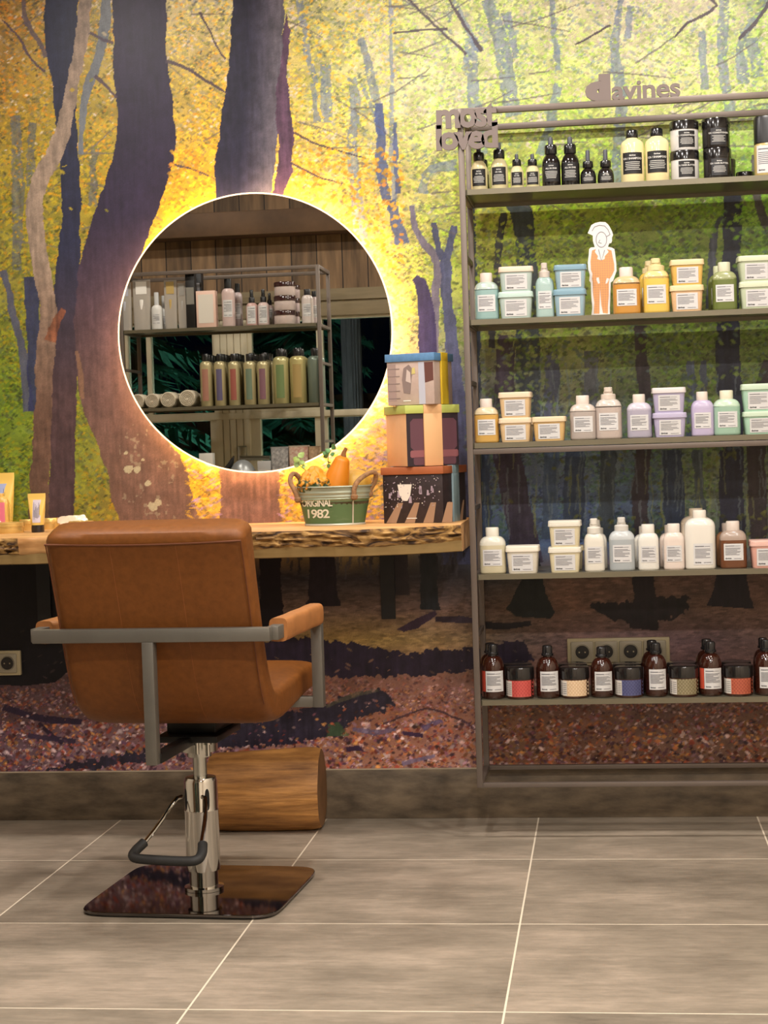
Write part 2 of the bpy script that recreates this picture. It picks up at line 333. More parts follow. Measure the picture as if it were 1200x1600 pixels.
    limb([(140,-110,22),(133,30,21),(124,90,21),(110,150,22),(98,205,25),(80,248,27),(60,275,28),(52,310,27),(52,350,27),(58,400,30),(66,440,30),(75,478,26),(72,520,28),(68,560,30),(66,620,28),(64,680,30),(60,740,30),(58,830,32)],
         tw((138,120,104),(92,70,58),400,640), 1, .35)
    limb([(98,480,10),(84,505,16),(76,530,18)], (112,66,44), .8, .5)
    limb([(33,0,7),(36,35,8),(58,62,8),(70,90,8)], (84,72,84), .8)
    # huge curved trunk
    poly([(178,-110),(180,80),(185,150),(187,205),(180,240),(173,265),(156,310),(141,350),(128,400),(120,450),(116,500),(119,560),(122,600),(131,640),(150,680),(168,730),(178,780),(197,835),
          (322,835),(312,780),(298,735),(288,710),(255,670),(215,600),(205,520),(212,440),(236,365),(252,330),(265,285),(276,250),(283,212),(274,150),(266,80),(264,-110)],
         tw((42,34,54),(106,80,68),330,720), 1, bark=.30)
    sp = noise(.012, .012, 51, 2); msk = (sp > .70) & (PX > 190) & (PX < 285) & (PY > 640) & (PY < 815) & (noise(.06, .06, 52, 2) > .5)
    img[msk] = img[msk]*.55+np.array([150, 146, 120])*.45
    for cx_, cy_, rr in [(205,730,7),(219,731,6),(236,752,5),(244,788,8),(252,783,6),(200,705,3),(228,715,3)]:
        m = ((PX-cx_)**2+((PY-cy_)*1.1)**2) < (rr*(.7+.6*sp))**2; img[m] = (158,150,122)
    limb([(120,545,4),(128,580,10),(130,620,6)], (120,92,70), .7)
    # centre trunk pair
    poly([(376,-110),(368,80),(358,160),(350,220),(343,262),(346,320),(350,500),(352,760),(350,835),(448,835),(446,740),(440,500),(432,310),(440,240),(444,180),(451,100),(458,-110)],
         lambda a, b: np.where((a > 0)[..., None], (np.array([36,34,52])+(np.array([92,86,96])-np.array([36,34,52]))*np.clip((a-395-(b-60)*-.05)/45, 0, 1)[..., None])*(1-np.clip((b-500)/200, 0, 1))[..., None]+np.array([112,82,70])*np.clip((b-500)/200, 0, 1)[..., None], 0), 1, bark=.38)
    poly([(456,20),(450,90),(442,130),(440,190),(446,230),(442,270),(432,310),(450,310),(466,265),(470,215),(464,160),(458,120),(463,50)], (84,60,80), 1, bark=.45)
    # branches in the canopy
    for pts in [[(265,95,6),(300,105,5),(345,135,4),(362,145,3)], [(140,52,5),(178,68,5)], [(150,118,6),(170,135,5),(186,152,4)], [(275,255,4),(310,262,3),(345,278,2)],
                [(470,205,4),(500,222,3),(545,235,3),(580,245,2)], [(465,252,4),(500,272,3),(545,285,2)], [(626,52,3),(660,48,3),(710,45,4)], [(645,-5,4),(690,40,4),(740,85,4)], [(706,-10,4),(740,45,5),(762,80,5)],
                [(0,32,3),(28,60,4),(45,95,4),(70,112,4)], [(1100,-5,6),(1125,10,5),(1065,42,4),(1055,60,3)], [(1200,-5,6),(1175,40,6),(1150,62,5)], [(905,70,3),(960,40,3)], [(320,20,3),(350,80,3),(362,92,3)]]:
        limb(pts, (70, 56, 70), .85, .1)
    fl = noise(.05, .035, 61)
    stamp(6000, lambda px, py, i, j: (py < 330)*(px > 80)*(px < 560)*np.clip((fl[i, j]-.58)*5, 0, .8)*((px < 175) | (px > 470)), leafcol, 3, 2, 35, .8)
    # orange fringe round the trunks
    stamp(40000, lambda px, py, i, j: (py > 230)*(py < 420)*(px > 270)*(px < 640)*np.clip(dens2[i, j]*1.2, 0, 1)*((px < 342) | (px > 470)), lambda px, py, a, b: np.array([232, 160, 40])*(.75+.4*a)[:, None]*np.c_[np.ones(len(a)), .85+.3*b, np.ones(len(a))], 3, 2, 36, .75)
    # violet / yellow undergrowth right of and below the mirror
    stamp(40000, lambda px, py, i, j: (py > 560)*(py < 830)*(((px > 447)*(px < 665)) | ((px > 300)*(px < 350))), lambda px, py, a, b: np.where((a < .4)[:, None], np.array([160, 128, 170.]), np.array([226, 178, 50.]))*(.75+.4*b)[:, None], 5, 1, 37, .7)
    # ---- forest floor
    leaf = [(176,84,52),(196,118,70),(150,62,46),(205,170,165),(120,70,90),(88,58,84),(214,150,80),(226,200,200),(70,40,44),(170,130,150)]
    leaf = np.array(leaf, float)
    def litter(k):
        def f(px, py, a, b):
            c = leaf[(a*len(leaf)).astype(int)]
            base = lut(px, py); t = np.clip((py-1020)/110, 0.0, 1)[:, None]
            left = 1.0
            return (base*(1-t*.9)*(.7+.6*b)[:, None]+c*t*.9*(.55+.65*b)[:, None])*left
        return f
    stamp(60000, lambda px, py, i, j: (py > 893)*(py < 1040), lambda px, py, a, b: lut(px, py)*(.6+.8*a)[:, None], 5, 1, 71, .6, slopes=(0,))
    stamp(70000, lambda px, py, i, j: (py > 1030)*(py < 1110), litter(1), 2, 1, 72, .9)
    stamp(70000, lambda px, py, i, j: (py > 1075), litter(1), 2, 1, 73, .9)
    stamp(26000, lambda px, py, i, j: (py > 1130), litter(1), 3, 2, 74, .95)
    # tree feet, painted worktop shade at far left + fallen logs
    poly([(828,860),(822,905),(800,950),(815,962),(868,965),(875,955),(858,920),(852,870)], (30,34,34), 1, bark=.4)
    poly([(990,860),(994,920),(988,980),(1030,984),(1028,930),(1020,880)], (36,28,34), 1, bark=.4)
    poly([(1122,860),(1116,915),(1104,945),(1175,950),(1166,915),(1158,870)], (34,28,38), 1, bark=.3)
    poly([(495,850),(492,935),(486,945),(545,945),(538,920),(532,850)], (34,28,36), 1, bark=.4)
    poly([(622,850),(624,928),(650,928),(646,850)], (46,40,44), 1); poly([(668,850),(666,950),(700,952),(692,900),(690,850)], (34,38,44), 1, bark=.4)
    poly([(415,850),(415,985),(452,975),(448,850)], (24,18,24), 1)
    poly([(-60,850),(-60,1066),(30,1072),(85,1066),(110,1045),(100,1000),(96,980),(112,940),(118,850)], (20,17,22), 1, bark=.3)  # dark trunk base with the shade under the worktop painted in
    poly([(430,1000),(455,994),(520,1000),(565,1003),(600,1012),(650,1020),(690,1014),(742,1010),(830,1000),(840,1030),(745,1048),(660,1055),(560,1056),(470,1056),(400,1052),(380,1020)], (40,30,46), 1, bark=.45, rough=13)
    poly([(630,982),(660,965),(690,952),(694,958),(664,980),(640,986)], (62,44,62), 1); limb([(690,966,8),(730,966,12),(748,968,8)], (58,46,60), 1)
    poly([(318,1150),(400,1128),(470,1112),(530,1096),(575,1080),(600,1076),(622,1086),(629,1102),(615,1112),(585,1118),(560,1128),(545,1146),(480,1160),(400,1168),(330,1172),(300,1180),(200,1195),(150,1206),(60,1206),(100,1196),(220,1176)], (46,40,54), 1, bark=.5, rough=13)
    limb([(520,1104,5),(560,1086,8),(600,1078,5)], (90,84,66), .7)
    poly([(524,1132),(540,1128),(556,1150),(520,1152)], (62,88,52), .7)
    poly([(925,945),(960,938),(1000,940),(1040,930),(1078,930),(1070,960),(1045,965),(1000,975),(960,965)], (32,26,32), 1, bark=.5, rough=13)
    limb([(765,975,12),(800,978,10),(838,972,8)], (34,30,34), 1)
    limb([(0,1105,10),(40,1118,10),(80,1126,12),(130,1128,8)], (50,38,58), 1); limb([(60,1130,5),(80,1150,8),(96,1164,5)], (48,32,50), 1); limb([(40,1150,8),(120,1160,8)], (52,40,60), .9)
    limb([(610,1132,3),(680,1104,3),(740,1130,4)], (70,48,56), .9); limb([(560,1140,6),(600,1146,10),(630,1140,4)], (96,84,112), .8); limb([(670,1140,8),(700,1126,6)], (92,76,110), .8)
    limb([(550,1172,7),(576,1170,9)], (56,34,60), 1); limb([(640,1146,6),(670,1150,7)], (60,38,64), 1); limb([(640,1195,8),(690,1182,5)], (120,108,140), .8)
    stamp(9000, lambda px, py, i, j: (py > 1075), litter(1), 2, 1, 75, .9)
    stamp(2500, lambda px, py, i, j: (py > 980)*(py < 1075), lambda px, py, a, b: lut(px, py)*(.7+.6*a)[:, None], 3, 1, 76, .7)
    img = np.clip(img*(1+(rng.rand(nz, nx)-.5)*.10)[..., None], 3, 250)/255.
    lin = np.where(img <= .04045, img/12.92, ((img+.055)/1.055)**2.4)
    return xs, zs, lin
def mural_wall():
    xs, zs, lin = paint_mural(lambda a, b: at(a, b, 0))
    lx = np.arange(-3.2, xs[0]-.015, .02); rx = np.arange(xs[-1]+.02, 1.61, .02); tz = np.append(np.arange(zs[-1]+.02, 2.6, .03), 2.6)
    AX = np.r_[lx, xs, rx]; AZ = np.r_[zs, tz]
    nx = len(xs); nz = len(zs)
    def mir(v, a, S, n):
        i = np.round((v-a)/S).astype(int); i = np.abs(i); p = 2*(n-1); i = i % p; return np.where(i >= n, p-i, i)
    ix = mir(AX, xs[0], .0025, nx); iz = mir(AZ, zs[0], .0025, nz)
    col = lin[np.ix_(iz, ix)]; X, Z = np.meshgrid(AX, AZ); H, Wd = X.shape
    co_ = np.zeros((H*Wd, 3), np.float32); co_[:, 0] = X.ravel(); co_[:, 2] = Z.ravel()
    q = (np.arange(H-1)[:, None]*Wd+np.arange(Wd-1)[None, :]).ravel(); F = np.c_[q, q+1, q+Wd+1, q+Wd].astype(np.int32)
    me = bpy.data.meshes.new('wall_mural'); me.vertices.add(H*Wd); me.vertices.foreach_set('co', co_.ravel())
    me.loops.add(F.size); me.loops.foreach_set('vertex_index', F.ravel()); me.polygons.add(len(F)); me.polygons.foreach_set('loop_start', np.arange(0, F.size, 4, dtype=np.int32))
    me.update(); me.validate()
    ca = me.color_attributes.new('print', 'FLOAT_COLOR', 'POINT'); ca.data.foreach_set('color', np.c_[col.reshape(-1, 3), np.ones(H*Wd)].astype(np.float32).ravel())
    m, N, Lk, b = node_mat('printed_forest_wallpaper')
    a = N.new('ShaderNodeAttribute'); a.attribute_name = 'print'
    tc = N.new('ShaderNodeTexCoord'); nz_ = N.new('ShaderNodeTexNoise'); nz_.inputs['Scale'].default_value = 260; nz_.inputs['Detail'].default_value = 3
    mr = N.new('ShaderNodeMapRange'); mr.inputs['To Min'].default_value = .78; mr.inputs['To Max'].default_value = 1.22
    mx = N.new('ShaderNodeMix'); mx.data_type = 'RGBA'; mx.blend_type = 'MULTIPLY'; mx.inputs['Factor'].default_value = 1
    Lk.new(tc.outputs['Object'], nz_.inputs['Vector']); Lk.new(nz_.outputs['Fac'], mr.inputs['Value']); Lk.new(a.outputs['Color'], mx.inputs['A']); Lk.new(mr.outputs[0], mx.inputs['B'])
    Lk.new(mx.outputs['Result'], b.inputs['Base Color']); b.inputs['Roughness'].default_value = .42; b.inputs['Specular IOR Level'].default_value = .3
    me.materials.append(m); o = bpy.data.objects.new('wall_mural', me); C.objects.link(o); return tag(o, kind='structure')
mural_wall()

# floor: 60 cm grey-beige tiles with pale joints
def floor_mat():
    m, N, Lk, b = node_mat('concrete_look_tiles'); tc = N.new('ShaderNodeTexCoord'); sp = N.new('ShaderNodeSeparateXYZ'); Lk.new(tc.outputs['Object'], sp.inputs[0])
    def mth(op, a, v=None, v2=None):
        n = N.new('ShaderNodeMath'); n.operation = op
        for i, q in enumerate((a, v, v2)):
            if q is None: continue
            if isinstance(q, (int, float)): n.inputs[i].default_value = q
            else: Lk.new(q, n.inputs[i])
        return n.outputs[0]
    gx = mth('DIVIDE', mth('ADD', sp.outputs[0], .2146+6), .6); gy = mth('DIVIDE', mth('ADD', sp.outputs[1], .5059+12), .6)
    def line(g):
        f = mth('FRACT', g); d = mth('MINIMUM', f, mth('SUBTRACT', 1., f)); return mth('LESS_THAN', d, .0034)
    ln = mth('MAXIMUM', line(gx), line(gy))
    cell = N.new('ShaderNodeCombineXYZ'); Lk.new(mth('FLOOR', gx), cell.inputs[0]); Lk.new(mth('FLOOR', gy), cell.inputs[1])
    wn = N.new('ShaderNodeTexWhiteNoise'); Lk.new(cell.outputs[0], wn.inputs['Vector'])
    off = N.new('ShaderNodeVectorMath'); off.operation = 'MULTIPLY_ADD'; Lk.new(wn.outputs['Color'], off.inputs[0]); off.inputs[1].default_value = (9, 9, 9); Lk.new(tc.outputs['Object'], off.inputs[2])
    def nz(scale, st, det=8, r=.65):
        mp = N.new('ShaderNodeMapping'); mp.inputs['Scale'].default_value = st; Lk.new(off.outputs[0], mp.inputs[0])
        n = N.new('ShaderNodeTexNoise'); n.inputs['Scale'].default_value = scale; n.inputs['Detail'].default_value = det; n.inputs['Roughness'].default_value = r; Lk.new(mp.outputs[0], n.inputs['Vector']); return n.outputs['Fac']
    big = nz(2.6, (1, 1.8, 1)); fine = nz(22, (.5, 3, 1), 6, .7)
    cr = N.new('ShaderNodeValToRGB'); e = cr.color_ramp.elements; e[0].position = .30; e[0].color = srgb(100, 91, 78); e[1].position = .68; e[1].color = srgb(178, 161, 143)
    e2 = cr.color_ramp.elements.new(.5); e2.color = srgb(141, 129, 113)
    s = mth('ADD', mth('MULTIPLY', big, .72), mth('MULTIPLY', fine, .28)); s = mth('ADD', s, mth('MULTIPLY', mth('SUBTRACT', wn.outputs['Value'], .5), .07)); Lk.new(s, cr.inputs[0])
    mx = N.new('ShaderNodeMix'); mx.data_type = 'RGBA'; Lk.new(ln, mx.inputs['Factor']); Lk.new(cr.outputs[0], mx.inputs['A']); mx.inputs['B'].default_value = srgb(222, 208, 186)
    Lk.new(mx.outputs['Result'], b.inputs['Base Color']); b.inputs['Roughness'].default_value = .42; b.inputs['Specular IOR Level'].default_value = .45
    bp = N.new('ShaderNodeBump'); bp.inputs['Strength'].default_value = .12; bp.inputs['Distance'].default_value = .004; Lk.new(fine, bp.inputs['Height']); Lk.new(bp.outputs[0], b.inputs['Normal'])
    return m
struct('floor', MB().box((-3.2, -6.2, -.06), (1.6, 0, 0)), floor_mat())
plaster = P('warm_plaster', (206, 194, 176), .8, noise=.06, nscale=8)
ceil_m = P('wood_ceiling', (150, 122, 92), .6, noise=.25, nscale=6, stretch=(1, 12, 1))
struct('ceiling', MB().box((-3.2, -6.2, 2.6), (1.6, 0.02, 2.68)), ceil_m)
struct('wall_right', MB().box((1.6, -6.2, 0), (1.7, 0, 2.6)), plaster)
struct('wall_left', MB().box((-3.3, -3.35, 0), (-3.2, 0, 2.6)), plaster)
struct('wall_back', MB().box((-.90, -6.3, 0), (1.6, -6.2, 2.6)), plaster)
struct('wall_return', MB().box((-.98, -6.2, 0), (-.90, -3.352, 2.6)), plaster)
bb_m = P('weathered_plank_baseboard', (104, 90, 72), .5, noise=.30, nscale=9, stretch=(1, 1, 3), bump=.15, rgb2=(82, 70, 56))
struct('baseboard_mural', MB().bbox((-3.2, -.012, 0), (1.6, .0, .139), .0015), bb_m, 30)
struct('trim_mural', MB().box((-3.2, -.0125, .1392), (1.6, 0, .1412)), P('pale_joint', (176, 160, 136), .5))

# ---- window wall behind the viewer's left, seen only in the round mirror
YW = -3.25                                   # its inner face
def pv(px, py, Yv=None): return at(px, py, 3.15 if Yv is None else Yv)
plank_m, N_, L_, b_ = node_mat('brown_wall_planks')
tc_ = N_.new('ShaderNodeTexCoord'); sp_ = N_.new('ShaderNodeSeparateXYZ'); L_.new(tc_.outputs['Object'], sp_.inputs[0])
dv = N_.new('ShaderNodeMath'); dv.operation = 'DIVIDE'; L_.new(sp_.outputs[0], dv.inputs[0]); dv.inputs[1].default_value = .118
fr = N_.new('ShaderNodeMath'); fr.operation = 'FRACT'; L_.new(dv.outputs[0], fr.inputs[0]); fl_ = N_.new('ShaderNodeMath'); fl_.operation = 'FLOOR'; L_.new(dv.outputs[0], fl_.inputs[0])
wn_ = N_.new('ShaderNodeTexWhiteNoise'); wn_.noise_dimensions = '1D'; L_.new(fl_.outputs[0], wn_.inputs['W'])
gp = N_.new('ShaderNodeMath'); gp.operation = 'GREATER_THAN'; L_.new(fr.outputs[0], gp.inputs[0]); gp.inputs[1].default_value = .05
mp_ = N_.new('ShaderNodeMapping'); mp_.inputs['Scale'].default_value = (14, 1, 1.6); L_.new(tc_.outputs['Object'], mp_.inputs[0])
nn_ = N_.new('ShaderNodeTexNoise'); nn_.inputs['Scale'].default_value = 3; nn_.inputs['Detail'].default_value = 7; L_.new(mp_.outputs[0], nn_.inputs['Vector'])
ad = N_.new('ShaderNodeMath'); ad.operation = 'MULTIPLY_ADD'; L_.new(wn_.outputs['Value'], ad.inputs[0]); ad.inputs[1].default_value = .35; L_.new(nn_.outputs['Fac'], ad.inputs[2])
cr_ = N_.new('ShaderNodeValToRGB'); cr_.color_ramp.elements[0].position = .4; cr_.color_ramp.elements[0].color = srgb(84, 64, 44); cr_.color_ramp.elements[1].position = .95; cr_.color_ramp.elements[1].color = srgb(150, 118, 84)
L_.new(ad.outputs[0], cr_.inputs[0]); mm_ = N_.new('ShaderNodeMix'); mm_.data_type = 'RGBA'; L_.new(gp.outputs[0], mm_.inputs['Factor']); mm_.inputs['A'].default_value = srgb(44, 32, 22); L_.new(cr_.outputs[0], mm_.inputs['B'])
L_.new(mm_.outputs['Result'], b_.inputs['Base Color']); b_.inputs['Roughness'].default_value = .6
cream = P('cream_painted_wood', (206, 196, 170), .5, noise=.05, nscale=5, stretch=(6, 1, 1))
beam_m = P('taupe_lintel_wood', (132, 118, 92), .6, noise=.15, nscale=4, stretch=(1, 1, 8))
zb = pv(560, 450)[1]; za = pv(560, 492)[1]   # lintel top / bottom
XL, XR = -3.2, -.935
struct('wall_window_side', MB().box((XL, YW-.09, zb), (XR, YW, 2.6)), plank_m)
struct('trim_1', MB().bbox((XL, YW-.1, za), (XR, YW+.02, zb), .003).box((XL, YW+.02, (za+zb)/2+.01), (XR, YW+.032, zb)), beam_m, 30)
xz = lambda a: pv(a, 560)[0]
# posts / pilaster (cream) and the low wall
x_a, x_b = xz(222), xz(233); x_c, x_d = xz(335), xz(388); x_e, x_f = xz(495), xz(500.5)
zm0, zm1 = pv(400, 652)[1], pv(400, 645)[1]
struct('wall_window_left', MB().box((XL, YW-.09, 0), (xz(196), YW, za)), plank_m)
pil = MB().box((x_c, YW-.06, 0), (x_d, YW+.005, za))
for k in range(5): pil.box((x_c+(x_d-x_c)*(k+.08)/5, YW+.005, 0.01), (x_c+(x_d-x_c)*(k+.92)/5, YW+.012, za))
struct('trim_2', pil, cream)
glass = P('dark_window_glass', (150, 165, 165), .02, trans=1., ior=1.12)
def window(name, x0, x1, z0, z1, fw=.02, sill=None):
    w = MB().box((x0, YW-.05, z0), (x0+fw, YW, z1)).box((x1-fw, YW-.05, z0), (x1, YW, z1)).box((x0+fw, YW-.05, z0), (x1-fw, YW, z0+fw)).box((x0+fw, YW-.05, z1-fw), (x1-fw, YW, z1))
    o = struct(name, w, cream); g = MB().box((x0+fw, YW-.03, z0+fw), (x1-fw, YW-.026, z1-fw)).build('window_pane', glass, o, smooth=0); return o
window('window_1', xz(196), x_b, zm1, za, .012); window('window_2', x_b, x_c, zm1, za, .008)
window('window_3', x_d, x_f, zm1, za, .016)
window('window_4', xz(196), x_c, .06, zm1, .03)
window('window_5', x_f, XR, zm1-.01, za, .012)
window('window_6', x_f, XR, .06, zm1-.01, .022)
struct('trim_3', MB().bbox((XL+.9, YW-.02, zm0-.006), (XR, YW+.017, zm1+.002), .002), cream, 30)
struct('trim_4', MB().box((XL, YW-.09, 0), (XR, YW, .06)), cream)
dr = struct('door_1', MB().box((x_d, YW-.05, .06), (x_d+.045, YW, zm1)).box((x_f-.035, YW-.05, .06), (x_f, YW, zm1)).box((x_d+.045, YW-.05, .06), (x_f-.035, YW, .16)).box((x_d+.045, YW-.05, zm1-.03), (x_f-.035, YW, zm1)), cream)
MB().box((x_d+.045, YW-.03, .16), (x_f-.035, YW-.026, zm1-.03)).build('door_pane', glass, dr, smooth=0)
steel = P('brushed_steel', (176, 176, 172), .3, metal=1.)
hx, hz = pv(380, 712)
MB().bbox((hx-.02, YW+.012, hz-.12), (hx+.022, YW+.024, hz+.045), .004).tube([(hx, YW+.024, hz-.01), (hx, YW+.07, hz-.01), (hx+.14, YW+.07, hz-.014)], .011).build('door_handle', steel, dr)
kx, kz = pv(399, 659.5)
kn = MB().box((kx-.022, YW-.026, kz-.022), (kx+.022, YW-.0255, kz-.017)).box((kx-.022, YW-.026, kz+.017), (kx+.022, YW-.0255, kz+.022)).box((kx-.022, YW-.026, kz-.017), (kx-.017, YW-.0255, kz+.017)).box((kx+.017, YW-.026, kz-.017), (kx+.022, YW-.0255, kz+.017))
q0 = len(kn.v); kn.lathe([(.011, 0), (.011, .0005)], 16); kn.xf(Matrix.Translation((kx, YW-.0255, kz)) @ Matrix.Rotation(PI/2, 4, 'X'), q0)
kn.build('glass_sticker', P('sticker_grey', (150, 150, 140), .5), dr, smooth=0)
z_s0, z_s1 = pv(400, 372)[1], pv(400, 345)[1]
struct('trim_5', MB().bbox((XL, YW, z_s0), (XR, YW+.14, z_s1+.03), .004), P('dark_soffit_wood', (92, 68, 46), .6, noise=.3, nscale=5, stretch=(1, 8, 1)), 30)
# outside: ground, fence, trees
struct('ground_garden', MB().box((-6, -9, -.12), (-.985, -3.35, -.05)), P('night_lawn', (46, 54, 34), .9, noise=.4, nscale=12))
fn = thing('garden_fence', 'dark brown board fence standing outside beyond the windows, seen in the mirror', 'fence', (-2.6, -7.3, -.05))
fm = P('fence_board_brown', (98, 66, 44), .8, noise=.3, nscale=5, stretch=(5, 1, 1))
fb = MB()
for k in range(26): fb.box((-1.6+k*.125, -.012, .03), (-1.6+k*.125+.117, .012, 1.42))
fb.build('fence_board', fm, fn); 
for k in (0, .5, 1): MB().box((-1.6+k*3.15, -.06, 0), (-1.5+k*3.15, -.012, 1.5)).build('fence_post', fm, fn)
MB().box((-1.6, -.03, 1.42), (1.65, .03, 1.46)).build('fence_cap', fm, fn)
tr = thing('tree', 'broad grey ridged tree trunk outside the window at the right of the mirror', 'tree', (pv(549, 560, 5.0)[0], -5.1, -.05))
bk = MB(); rs = []
for i in range(40):
    z = i*.09; R = .052*(1.25-.25*min(1, i/8)); rs.append([((R+.005*math.sin(k*2.7+i*.1)+.003*random.random())*math.cos(2*PI*k/40), (R+.005*math.sin(k*2.7+i*.1)+.003*random.random())*math.sin(2*PI*k/40), z) for k in range(40)])
bk.rings(rs); bk.build('trunk', P('grey_bark', (92, 84, 90), .9, noise=.35, nscale=20, stretch=(3, 3, .5)), tr)
def fir(loc, h, R, seed, label):
    t = thing('fir_tree', label, 'tree', loc); r = random.Random(seed)
    MB().tube([(0, 0, 0), (0, 0, h)], [.09, .02], 10).build('trunk', P('fir_bark', (70, 54, 42), .9, noise=.3), t)
    fo = MB(); n = 0
    for i in range(int(h*26)):
        z = .25+(h-.35)*i/(h*26); L = R*(1-z/h)**.7*r.uniform(.7, 1.1); a = i*2.4+r.uniform(-.3, .3); d = Vector((math.cos(a), math.sin(a), 0)); sd = Vector((-d.y, d.x, 0))
        for j in range(9):
            u = (j+1)/9; p = d*(L*u)+Vector((0, 0, z-.28*u*u*L))
            for sgn in (-1, 1):
                ln = .17*(1.15-u)+.05
                for q in range(3):
                    e = p+sd*sgn*ln*r.uniform(.6, 1.1)+d*ln*.5+Vector((0, 0, -ln*r.uniform(.2, .9))); w = d*.012+Vector((0, 0, .012))
                    b0 = p+d*(q-1)*.02; fo.add([b0-w, b0+w, e], [(0, 1, 2)])
    fo.build('foliage', P('fir_needles', (36, 98, 80), .8, noise=.4, nscale=9), t, smooth=0)
fir((pv(262, 600, 4.5)[0]-.25, -4.75, -.05), 3.4, 1.0, 2, 'dark green fir with drooping branches outside the left windows in the mirror')
fir((pv(440, 600, 5.6)[0], -6.0, -.05), 3.6, .8, 5, 'dim fir tree farther outside behind the spray cans in the mirror')
gl = thing('added_tree_lamp', 'added unseen globe lamp on a short post, lighting the garden trees', 'lamp', (-1.75, -3.75, -.05))  # added lamp, out of view, put here to light the trees outside
MB().lathe([(.03, 0), (.03, .02), (.012, .03), (.012, .40)], 12).build('post', P('lamp_black', (30, 30, 30), .5), gl)
MB().lathe([(.005, .40), (.04, .42), (.055, .46), (.04, .5), (.005, .52)], 16).build('globe', P('lamp_globe', (240, 236, 220), .4, emis=(200, 230, 220), es=2), gl)
pl = bpy.data.lights.new('added_tree_light', 'POINT'); pl.energy = 110; pl.color = (.85, 1, .96); pl.shadow_soft_size = .06; po = bpy.data.objects.new('added_tree_light', pl); C.objects.link(po); po.parent = gl; po.location = (0, 0, .62)

# ---- ceiling downlights
white = P('white_enamel', (236, 232, 224), .4)
lens = P('lit_lens', (255, 240, 215), .4, emis=(255, 226, 190), es=6)
where = ['above the left part of the worktop', 'above the pumpkins and gift boxes', 'above the product rack', 'over the floor in front of the far rack', 'over the middle of the floor', 'over the floor right of the middle', 'over the walkway at the left', 'over the walkway at the right', 'at the rear of the walkway']
for i, (x, y, k) in enumerate(DOWNLIGHTS):
    t = thing('ceiling_downlight', 'round white ceiling downlight '+where[i], 'ceiling light', (x, y, 2.6), group='ceiling downlights')
    MB().lathe([(.075, 0), (.078, -.012), (.062, -.022), (.058, -.004)], 32, cap0=False, cap1=False).build('trim_ring', white, t)
    MB().lathe([(.058, -.004), (.001, -.004)], 24, cap0=False, cap1=False).build('lens', lens, t)
    lamp_light('downlight_beam', (0, 0, -.03), SPOT_W*k, parent=t, spread=PI)

# ================================================================= round back-lit mirror
mcx, mcz = at(397, 520.5, -.05); MR = (at(612, 520, -.05)[0]-at(182, 520, -.05)[0])/2
mir = thing('round_mirror', 'large round mirror glowing around its rim on the forest wall', 'mirror', (mcx, 0, mcz))
def disc(r0, r1, y0, y1, n=128):
    """ring between radii extruded y0..y1"""
    rs = [[(r*math.cos(2*PI*k/n), y, r*math.sin(2*PI*k/n)) for k in range(n)] for r, y in ((r1, y0), (r1, y1), (r0, y1), (r0, y0), (r1, y0))]
    return MB().rings(rs, False, False)
n = 160
gmb = MB().rings([[(r*math.cos(2*PI*k/n), y, r*math.sin(2*PI*k/n)) for k in range(n)] for r, y in ((MR-.004, -.046), (MR-.004, -.05))], True, True)
mm, N, Lk, b = node_mat('mirror_silver'); b.inputs['Metallic'].default_value = 1; b.inputs['Roughness'].default_value = .006
tc = N.new('ShaderNodeTexCoord'); nz = N.new('ShaderNodeTexNoise'); nz.inputs['Scale'].default_value = 2; mr_ = N.new('ShaderNodeMix'); mr_.data_type = 'RGBA'
mr_.inputs['A'].default_value = srgb(216, 216, 210); mr_.inputs['B'].default_value = srgb(218, 217, 211); Lk.new(tc.outputs['Object'], nz.inputs['Vector']); Lk.new(nz.outputs['Fac'], mr_.inputs['Factor']); Lk.new(mr_.outputs['Result'], b.inputs['Base Color'])
gmb.build('mirror_glass', mm, mir, smooth=20)
disc(MR-.004, MR, -.0505, -.040).build('light_rim', P('glowing_rim', (255, 230, 190), .5, emis=(255, 206, 158), es=1.7), mir)
disc(.10, MR-.035, -.046, -.012).build('back_case', P('case_white', (200, 190, 175), .5), mir)
disc(MR-.034, MR-.028, -.040, -.016).build('led_strip', P('led_strip_light', (255, 226, 180), .5, emis=(255, 218, 172), es=34), mir)

# ================================================================= live-edge worktop
ZT = .845
wt = thing('worktop', 'thick live-edge wooden worktop running along the forest wall under the mirror', 'worktop', (-1.6, 0, ZT))
rw = random.Random(11)
def fbm(x, s):
    return math.sin(x*13.1+s)*.5+math.sin(x*31.7+s*2.3)*.3+math.sin(x*71+s*3.1)*.2+math.sin(x*143+s*5.3)*.1
wm, N, Lk, b = node_mat('live_edge_oak'); tc = N.new('ShaderNodeTexCoord'); mp = N.new('ShaderNodeMapping'); mp.inputs['Scale'].default_value = (.7, 6, 9); Lk.new(tc.outputs['Object'], mp.inputs[0])
nz = N.new('ShaderNodeTexNoise'); nz.inputs['Scale'].default_value = 5; nz.inputs['Detail'].default_value = 8; Lk.new(mp.outputs[0], nz.inputs['Vector'])
cr = N.new('ShaderNodeValToRGB'); cr.color_ramp.elements[0].position = .3; cr.color_ramp.elements[0].color = srgb(176, 124, 72); cr.color_ramp.elements[1].position = .7; cr.color_ramp.elements[1].color = srgb(222, 176, 118)
Lk.new(nz.outputs['Fac'], cr.inputs[0]); Lk.new(cr.outputs[0], b.inputs['Base Color']); b.inputs['Roughness'].default_value = .45
bm_, N, Lk, b = node_mat('rough_bark_edge'); tc = N.new('ShaderNodeTexCoord'); mp = N.new('ShaderNodeMapping'); mp.inputs['Scale'].default_value = (.55, 1, 1.6); Lk.new(tc.outputs['Object'], mp.inputs[0])
